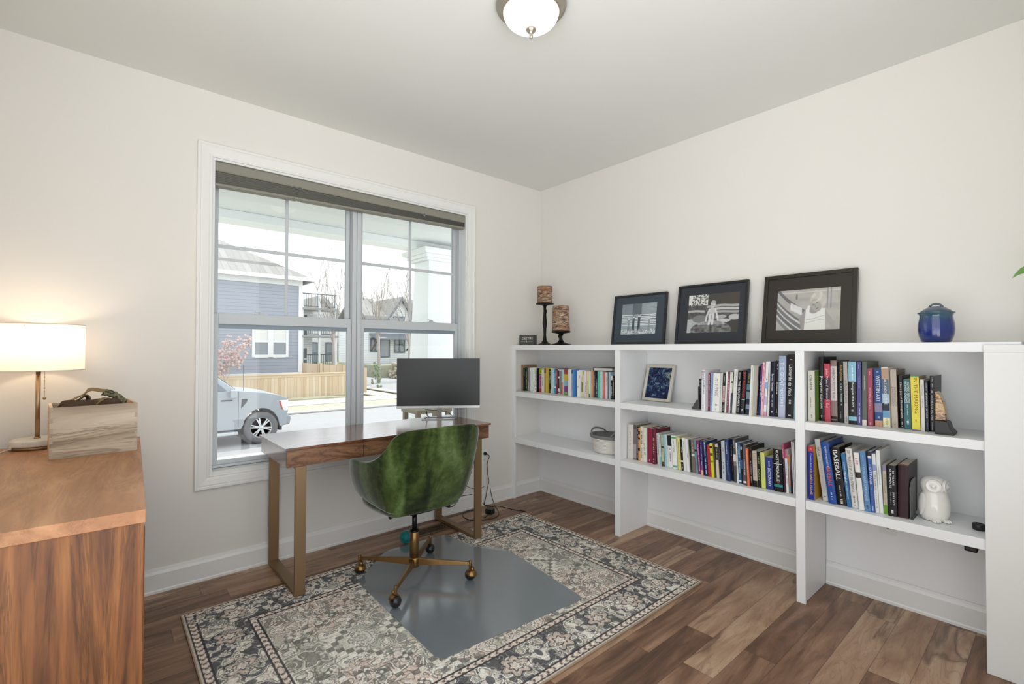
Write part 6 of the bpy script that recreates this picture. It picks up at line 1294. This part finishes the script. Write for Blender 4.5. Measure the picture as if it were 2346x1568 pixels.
for wx_, yy_ in ((-.02, yA-.01), (-3.70, yA-.01), (-.02, yB-.22), (-3.70, yB-.22)):
    Mw = Matrix.Translation((wx_, yy_, -.685)) @ Rw
    tyre = MB().lathe([(.245,.02), (.30,.0), (.355,.01), (.388,.035), (.394,.07), (.394,.20), (.355,.235), (.245,.22)], seg=48, cap=False).xf(Mw)
    w_ = part(tyre, 'wheel', EX('6c6c6e', .9, name='tyre_rubber'), tk, P)
    if yy_ > 10.5: continue
    rim = MB().lathe([(.236,.035), (.25,.022), (.262,.026), (.262,.06), (.236,.07), (.225,.16)], seg=48, cap=False)
    for k in range(6):
        a = 2*PI*k/6+.2
        for dd in (-.13, .13):
            rim.tube([(.03*math.cos(a+dd*2), .03*math.sin(a+dd*2), .032), (.14*math.cos(a+dd*.9), .14*math.sin(a+dd*.9), .030), (.24*math.cos(a+dd), .24*math.sin(a+dd), .038)], 0, flat=(.030,.022))
    rim.lathe([(0,.018), (.032,.02), (.04,.03), (.06,.045)], seg=24, cap=False)
    part(rim.xf(Mw), 'rim', pm('c9ccce', .3, .5, name='alloy'), w_, P)
    part(MB().lathe([(.236,.13), (.0,.13)], seg=40).xf(Mw), 'wheel_well', dark, w_, P)

# ------------------------------------------------------------------ fences and neighbouring houses
fb1 = NT('new_fence_boards'); c_ = fb1.coord(); sp = fb1.n('SeparateXYZ'); fb1.set(sp.inputs[0], c_); row = fb1.math('FLOOR', fb1.math('DIVIDE', fb1.math('ADD', sp.outputs[0], sp.outputs[1]), .14))
wn = fb1.n('TexWhiteNoise', noise_dimensions='1D'); fb1.set(wn.inputs['W'], row); fr_ = fb1.math('FRACT', fb1.math('DIVIDE', fb1.math('ADD', sp.outputs[0], sp.outputs[1]), .14))
fb1.principled(Base_Color=fb1.mix(fb1.math('LESS_THAN', fr_, .06), fb1.ramp(wn.outputs[0], [(0,'c4ad90'), (.5,'d0bba0'), (1,'dac8b0')]), 'a08a70'), Roughness=.85)
fn = empty('board_fence', 'new pale wooden board fence across the street behind the truck', 'fence', (2.5, 20.43, G))
P = Matrix.Translation((-2.5, -20.43, -G))
part(MB().box(-9, 6.9, 20.42, 20.45, G+.03, .06), 'boards', fb1.mat, fn, P); part(MB().box(-9, 6.9, 20.35, 20.52, .06, .11).box(-9, 6.9, 20.40, 20.42, -.06, .06), 'cap_rail', EX('d4bfa4', .8, name='fence_cap'), fn, P)
fn = empty('board_fence', 'taller wooden fence running from the blue house corner', 'fence', (4.6, 22, G))
P = Matrix.Translation((-4.6, -22, -G))
pf_ = [(4.7, 22.6), (5.6, 22.2), (6.6, 21.7), (7.6, 21.0)]
for (x0, y0), (x1, y1) in zip(pf_[:-1], pf_[1:]):
    h0 = .56-.5*(x0-4.7)/2.9*.6; h1 = .56-.5*(x1-4.7)/2.9*.6
    v = [(x0,y0,G), (x1,y1,G), (x1,y1,h1), (x0,y0,h0)]; part(MB().add(v+[(a, b_+.04, c) for a, b_, c in v], [(0,1,2,3), (7,6,5,4), (0,4,5,1), (1,5,6,2), (2,6,7,3), (3,7,4,0)]), 'fence_panel', fb1.mat, fn, P)
    part(MB().box(x0-.06, x0+.06, y0-.1, y0+.02, G, h0+.06), 'fence_post', EX('cdb89c', .8, name='fence_post_wood'), fn, P)

def siding(hexc, name):
    t = NT(name); sp = t.n('SeparateXYZ'); t.set(sp.inputs[0], t.coord()); f = t.math('FRACT', t.math('DIVIDE', sp.outputs[2], .165))
    t.principled(Base_Color=t.mix(t.math('LESS_THAN', f, .08), hexc, '7d828a'), Roughness=.7, Normal=t.bump(f, .6, .02)); return t.mat
shg = NT('grey_shingles'); n_ = shg.n('TexBrick', {'Scale': 1.0, 'Brick Width': .3, 'Row Height': .14, 'Mortar Size': .008, 'Color1': (*lin('8a8884'),1), 'Color2': (*lin('979590'),1), 'Mortar': (*lin('6e6c68'),1)}); shg.set(n_.inputs['Vector'], shg.mapv(shg.coord(), rot=(PI/3,0,0))); shg.principled(Base_Color=n_.outputs['Color'], Roughness=.9); shg = shg.mat
wtr = EX('dadcdc', .6, name='house_trim')
def hwin(P, par, x0, x1, z0, z1, y, trim=wtr, gl='7b8288', cols=2, rows_=2, blind=False):
    f = part(MB().box(x0-.12, x0, y-.06, y+.02, z0-.12, z1+.12).box(x1, x1+.12, y-.06, y+.02, z0-.12, z1+.12).box(x0, x1, y-.06, y+.02, z0-.14, z0).box(x0, x1, y-.06, y+.02, z1, z1+.14), 'window', trim, par, P)
    part(MB().box(x0, x1, y-.02, y+.01, z0, z1), 'pane', pm(gl, .15, var=.1, spec=.8, name='pane_'+gl), f, P)
    b = MB()
    for i in range(1, cols): x = x0+(x1-x0)*i/cols; b.box(x-.07, x+.07, y-.05, y-.02, z0, z1)
    for i in range(1, rows_): z = z0+(z1-z0)*i/rows_; b.box(x0, x1, y-.05, y-.02, z-.05, z+.05)
    part(b, 'mullion', trim, f, P)
    if blind: part(MB().box(x0, x1, y-.024, y-.0205, z0+(z1-z0)*.52, z1), 'blind', EX('d6d6d2', .8, name='window_blind'), f, P)
# blue-grey house left
hs = empty('house', 'blue grey clapboard house with hip roof behind the fence', 'house', (2, 25, G)); P = Matrix.Translation((-2, -25, -G))
part(MB().box(-9, 4.56, 22, 30, G, 4.75), 'wall', siding('999ea9', 'blue_siding'), hs, P)
part(MB().box(-9, 4.6, 21.96, 22.03, -.05, .10).box(4.42, 4.60, 21.95, 22.05, .1, 4.6).box(-9, 4.6, 21.94, 22.02, 4.42, 4.75), 'corner_board', wtr, hs, P)
e = .45; x0, x1, y0, y1, ze = -9, 4.56+e, 22-e, 30+e, 4.78; rx, ry, rz = 1.25, 26, 7.15
part(MB().add([(x0,y0,ze), (x1,y0,ze), (x1,y1,ze), (x0,y1,ze), (x0,ry,rz), (rx,ry,rz)], [(0,1,5,4), (1,2,5), (2,3,4,5), (0,4,3), (3,2,1,0)]), 'roof', shg, hs, P)
part(MB().box(x0, x1+.06, y0-.08, y0+.02, ze-.14, ze+.04).box(x1-.02, x1+.08, y0, y1, ze-.14, ze+.04), 'gutter', wtr, hs, P)
hwin(P, hs, 2.45, 3.02, .98, 2.26, 22, cols=1, rows_=2, blind=True); hwin(P, hs, 3.2605, 3.83, .98, 2.26, 22, cols=1, rows_=2, blind=True)
# white gabled houses down the street
def gable_house(label, x0, x1, yf, zb, ze, zr, wallc, depth=9, fascia='6d7278', wins=(), porch=None, col_=None):
    h = empty('house', label, 'house', ((x0+x1)/2, yf+depth/2, zb), group=None); P = Matrix.Translation((-(x0+x1)/2, -(yf+depth/2), -zb)); xc = (x0+x1)/2
    part(MB().prism([(x0,zb), (x1,zb), (x1,ze), (xc,zr), (x0,ze)], yf, yf+depth, 'y'), 'wall', siding(wallc, 'siding_'+wallc), h, P)
    o_ = .45; sl = (zr-ze)/(xc-x0)
    for s_ in (-1, 1):
        xe = xc+s_*((x1-x0)/2+o_); z_e = ze-sl*o_
        q = [(xc, zr+.02), (xe, z_e+.02), (xe, z_e+.20), (xc, zr+.24)]
        part(MB().prism(q, yf-o_, yf+depth+o_, 'y'), 'roof', shg, h, P); part(MB().prism([(xc, zr-.12), (xe, z_e-.12), (xe, z_e+.22), (xc, zr+.26)], yf-o_-.05, yf-o_, 'y'), 'fascia', EX(fascia, .6, name='fascia_'+fascia), h, P)
    for w in wins: hwin(P, h, *w[:4], yf, trim=EX('70757a', .6, name='dark_window_trim'), gl='8a9298', cols=w[4], rows_=w[5])
    if porch:
        a, c, z, dp = porch
        part(MB().add([(a,yf,z+.5), (c,yf,z+.5), (c,yf-dp,z), (a,yf-dp,z), (a,yf,z+.3), (c,yf,z+.3), (c,yf-dp,z-.12), (a,yf-dp,z-.12)], [(0,1,2,3), (7,6,5,4), (3,2,6,7), (0,3,7,4), (1,5,6,2), (0,4,5,1)]), 'porch_roof', EX('74787c', .7, name='porch_metal'), h, P)
        for px in (a+.15, c-.15): part(MB().tube([(px, yf-.05, z-1.1), (px, yf-dp+.15, z-.1)], 0, flat=(.12,.12)), 'bracket', EX('6d6358', .8, name='bracket_wood'), h, P)
    return h
hw = gable_house('white gabled house with dark eaves and bracketed porch roof, behind the monitor', 17.30, 19.42, 38, G, 4.45, 5.95, 'e6e8ea', 8, wins=[(17.75,18.7,3.35,4.2,2,1), (16.4,17.2,.6,2.2,1,1), (17.85,18.75,1.0,2.3,2,2), (19.6,20.3,1.0,2.35,1,2), (15.5,16.2,1.1,2.1,2,1)], porch=(15.3, 19.2, 2.2, 1.6))
P = Matrix.Translation((-(17.30+19.42)/2, -42, -G))
part(MB().box(15.2, 17.295, 38.005, 45, G, 3.9).box(19.425, 23.5, 38.005, 45, G, 4.1), 'wing', siding('e6e8ea', 'siding_e6e8ea'), hw, P)
part(MB().prism([(37.5,3.75), (41.5,6.0), (45.5,3.75), (45.5,3.95), (41.5,6.2), (37.5,3.95)], 14.9, 17.1, 'x').prism([(37.5,3.95), (41.5,6.2), (45.5,3.95), (45.5,4.15), (41.5,6.4), (37.5,4.15)], 19.6, 23.9, 'x'), 'roof', shg, hw, P)
part(MB().box(14.9, 17.0, 37.42, 37.5, 3.7, 3.97).box(19.75, 23.9, 37.42, 37.5, 3.9, 4.17).box(19.48, 19.56, 37.9, 37.99, G, 3.9), 'gutter', EX('7c8186', .6, name='gutter_grey'), hw, P)
struct(MB().box(14, 34, 33, 60, G-.02, -.1).build('raised_lawn', grass))
gable_house('pale house with broad gable seen beside the centre window post', 11.9, 17.0, 48, -.9, 3.4, 6.6, 'dcdcda', 9, fascia='b4b6b8', wins=[(13.0,14.0,-.2,1.8,1,2), (15.0,16.0,-.2,1.8,1,2)])
gable_house('white house at the far right edge of the window', 26.6, 33.0, 33, -.9, 4.6, 8.2, 'e0e2e4', 9, wins=[(27.6,29.0,.2,2.4,2,2)])
gable_house('long white house far behind between the two gabled houses', 15.5, 21.5, 60, -.5, 5.2, 8.0, 'dededc', 9, fascia='a8aaac')
# narrow town house with balconies
th = empty('house', 'narrow white town house with dark balcony railings right of the blue house', 'house', (9.2, 36, G)); P = Matrix.Translation((-9.2, -36, -G))
part(MB().box(7.6, 9.0, 34, 42, G, 4.2), 'wall', siding('dcdedd', 'town_siding'), th, P)
for z0 in (-.2, 2.2, 4.2):
    b = MB().box(7.7, 10.2, 32.3, 32.36, z0+1.0, z0+1.07).box(7.7, 10.2, 32.3, 32.36, z0+.1, z0+.15)
    for i in range(17): b.box(7.7+i*.155, 7.73+i*.155, 32.31, 32.34, z0+.1, z0+1.0)
    part(b, 'railing', EX('54585c', .6, name='rail_dark'), th, P)
    part(MB().box(7.6, 10.3, 32.2, 34, z0-.12, z0+.02), 'balcony', EX('9a9c9c', .7, name='balcony_grey'), th, P)
for px in (7.75, 8.95, 10.15): part(MB().box(px-.07, px+.07, 32.25, 32.4, G, 5.2), 'post', wtr, th, P)
for z0 in (-.6, 1.9): hwin(P, th, 7.9, 8.6, z0+.3, z0+1.9, 34, gl='5c6468', cols=1, rows_=2)

# ------------------------------------------------------------------ bare trees and shrubs
tb = EX('aaa29a', .9, var=.1, name='bare_bark')
def tree(label, x, y, h, seed, spread=.5, n0=7, blossoms=0):
    rr = random.Random(seed); t = empty('tree', label, 'tree', (x, y, G), group=None); tr_ = MB(); br = MB(); tips = []
    tr_.tube([(0,0,0), (.03,.02,h*.2), (0,.02,h*.38)], [h*.016, h*.012, h*.010], 8)
    def grow(p, d, L, r_, lv):
        pts = [p]; q = p
        for i in range(4):
            d = (d+Vector((rr.uniform(-.16,.16), rr.uniform(-.16,.16), rr.uniform(-.02,.16)))).normalized(); q = q+d*L/4; pts.append(q)
        br.tube(pts, [r_*(1-.17*i) for i in range(5)], 5 if lv < 2 else 3); tips.append(q)
        if lv < 3:
            for k in range(rr.randint(3,4)):
                b_ = pts[rr.randint(1,4)]; dd = (d+Vector((rr.uniform(-1,1), rr.uniform(-1,1), rr.uniform(-.1,.7)))*.62).normalized(); grow(b_, dd, L*rr.uniform(.5,.72), r_*.5, lv+1)
    for k in range(n0):
        a = 2*PI*k/n0+rr.uniform(-.3,.3); z0 = h*rr.uniform(.22,.38); grow(Vector((0,.02,z0)), Vector((spread*math.cos(a), spread*math.sin(a), 1)).normalized(), h*rr.uniform(.3,.42), h*.0048, 0)
    tr_.build('trunk', tb, t); br.build('branches', tb, t, fixn=False)
    if blossoms:
        bl = MB()
        for p in tips:
            for k in range(2): bl.ball(p+Vector((rr.uniform(-.12,.12), rr.uniform(-.12,.12), rr.uniform(-.12,.12))), rr.uniform(.03,.07), 6, 4)
        bl.build('blossoms', EX('c0a8a4', .9, name='pink_blossom'), t)['kind'] = 'stuff'
    return t
tree('bare tree right of the blue house, rising above its gutter', 8.2, 27.5, 8.6, 11, .22)
tree('bare tree left of the centre window post', 11.3, 27.5, 8.6, 23, .2)
tree('bare tree right of the centre window post', 15.0, 30, 9.6, 35, .22)
tree('low bare tree in front of the white gabled house', 17.4, 27.5, 4.6, 47, .6)
tree('small pink blossoming tree in front of the blue house, left window edge', .72, 19.4, 2.5, 5, .6, 5, 1)
def bush(label, x, y, r, h, hexc, seed):
    rr = random.Random(seed); b = MB()
    for i in range(70):
        a, z = rr.uniform(0, 2*PI), rr.random(); q = r*math.sqrt(1-z*.8)*rr.uniform(.5,1)
        b.ball((q*math.cos(a), q*math.sin(a), h*z), r*rr.uniform(.1,.22), 6, 4)
    return tag(b.build('shrub', EX(hexc, .95, var=.2, name='shrub_'+hexc), loc=(x, y, G)), label, 'shrub')
bush('small green conifer beside the street corner', 9.6, 24.2, .35, 1.5, '7f9070', 1)
bush('round grey green shrub by the town house', 10.3, 30.2, .6, 1.1, '9aa080', 2)
bush('low brown shrub in front of the white gabled house', 15.0, 32.0, .8, 1.2, 'b4ac9a', 3)
bush('low green shrub right of the brown shrub', 16.6, 32.2, .7, 1.1, 'a2aa90', 4)
bush('dry yellow shrub across the side street', 12.4, 38, .9, 1.0, 'b0a880', 6)

# ------------------------------------------------------------------ light
sun = bpy.data.lights.new('sun', 'SUN'); sun.energy = 3.2; sun.angle = .02; sun.color = (1,.96,.9)
so = bpy.data.objects.new('sun', sun); C.objects.link(so); dv = Vector((-.45, -.42, -1.05)).normalized(); so.rotation_euler = Vector((0,0,-1)).rotation_difference(dv).to_euler(); so.location = (20, 30, 40)
pl_ = bpy.data.lights.new('lamp_bulb', 'POINT'); pl_.energy = 1.7; pl_.color = (1,.77,.54); pl_.shadow_soft_size = .03
lo_ = bpy.data.objects.new('lamp_bulb', pl_); C.objects.link(lo_); lo_.location = (lx, ly, .8502+.47)
w = bpy.data.worlds.new('sky'); scene.world = w; w.use_nodes = True; nt = w.node_tree; nt.nodes.clear()
out = nt.nodes.new('ShaderNodeOutputWorld'); bg = nt.nodes.new('ShaderNodeBackground'); tc = nt.nodes.new('ShaderNodeTexCoord'); sp = nt.nodes.new('ShaderNodeSeparateXYZ'); rp = nt.nodes.new('ShaderNodeValToRGB')
nt.links.new(tc.outputs['Generated'], sp.inputs[0]); mr = nt.nodes.new('ShaderNodeMapRange'); mr.inputs[1].default_value = -1; nt.links.new(sp.outputs[2], mr.inputs[0]); nt.links.new(mr.outputs[0], rp.inputs[0]); nt.links.new(rp.outputs[0], bg.inputs[0]); nt.links.new(bg.outputs[0], out.inputs[0])
e0 = rp.color_ramp.elements; e0[0].color = (2.0,2.02,2.05,1); e0[0].position = .40; e0[1].color = (.86,.93,1,1); e0[1].position = .95; e2 = e0.new(.5); e2.color = (.96,.98,1,1)  # brighter half below the horizon is an added glow to lift the ceiling
bg.inputs[1].default_value = 1.7

scene.view_settings.view_transform = 'Standard'; scene.view_settings.look = 'None'; scene.view_settings.exposure = .26; scene.view_settings.gamma = 1; scene.view_settings.use_curve_mapping = False
cy = scene.cycles; cy.use_denoising = True; cy.use_adaptive_sampling = True; cy.adaptive_threshold = .03; cy.max_bounces = 10; cy.diffuse_bounces = 4; cy.glossy_bounces = 4; cy.transparent_max_bounces = 12; cy.caustics_reflective = False; cy.caustics_refractive = False; cy.sample_clamp_indirect = 6
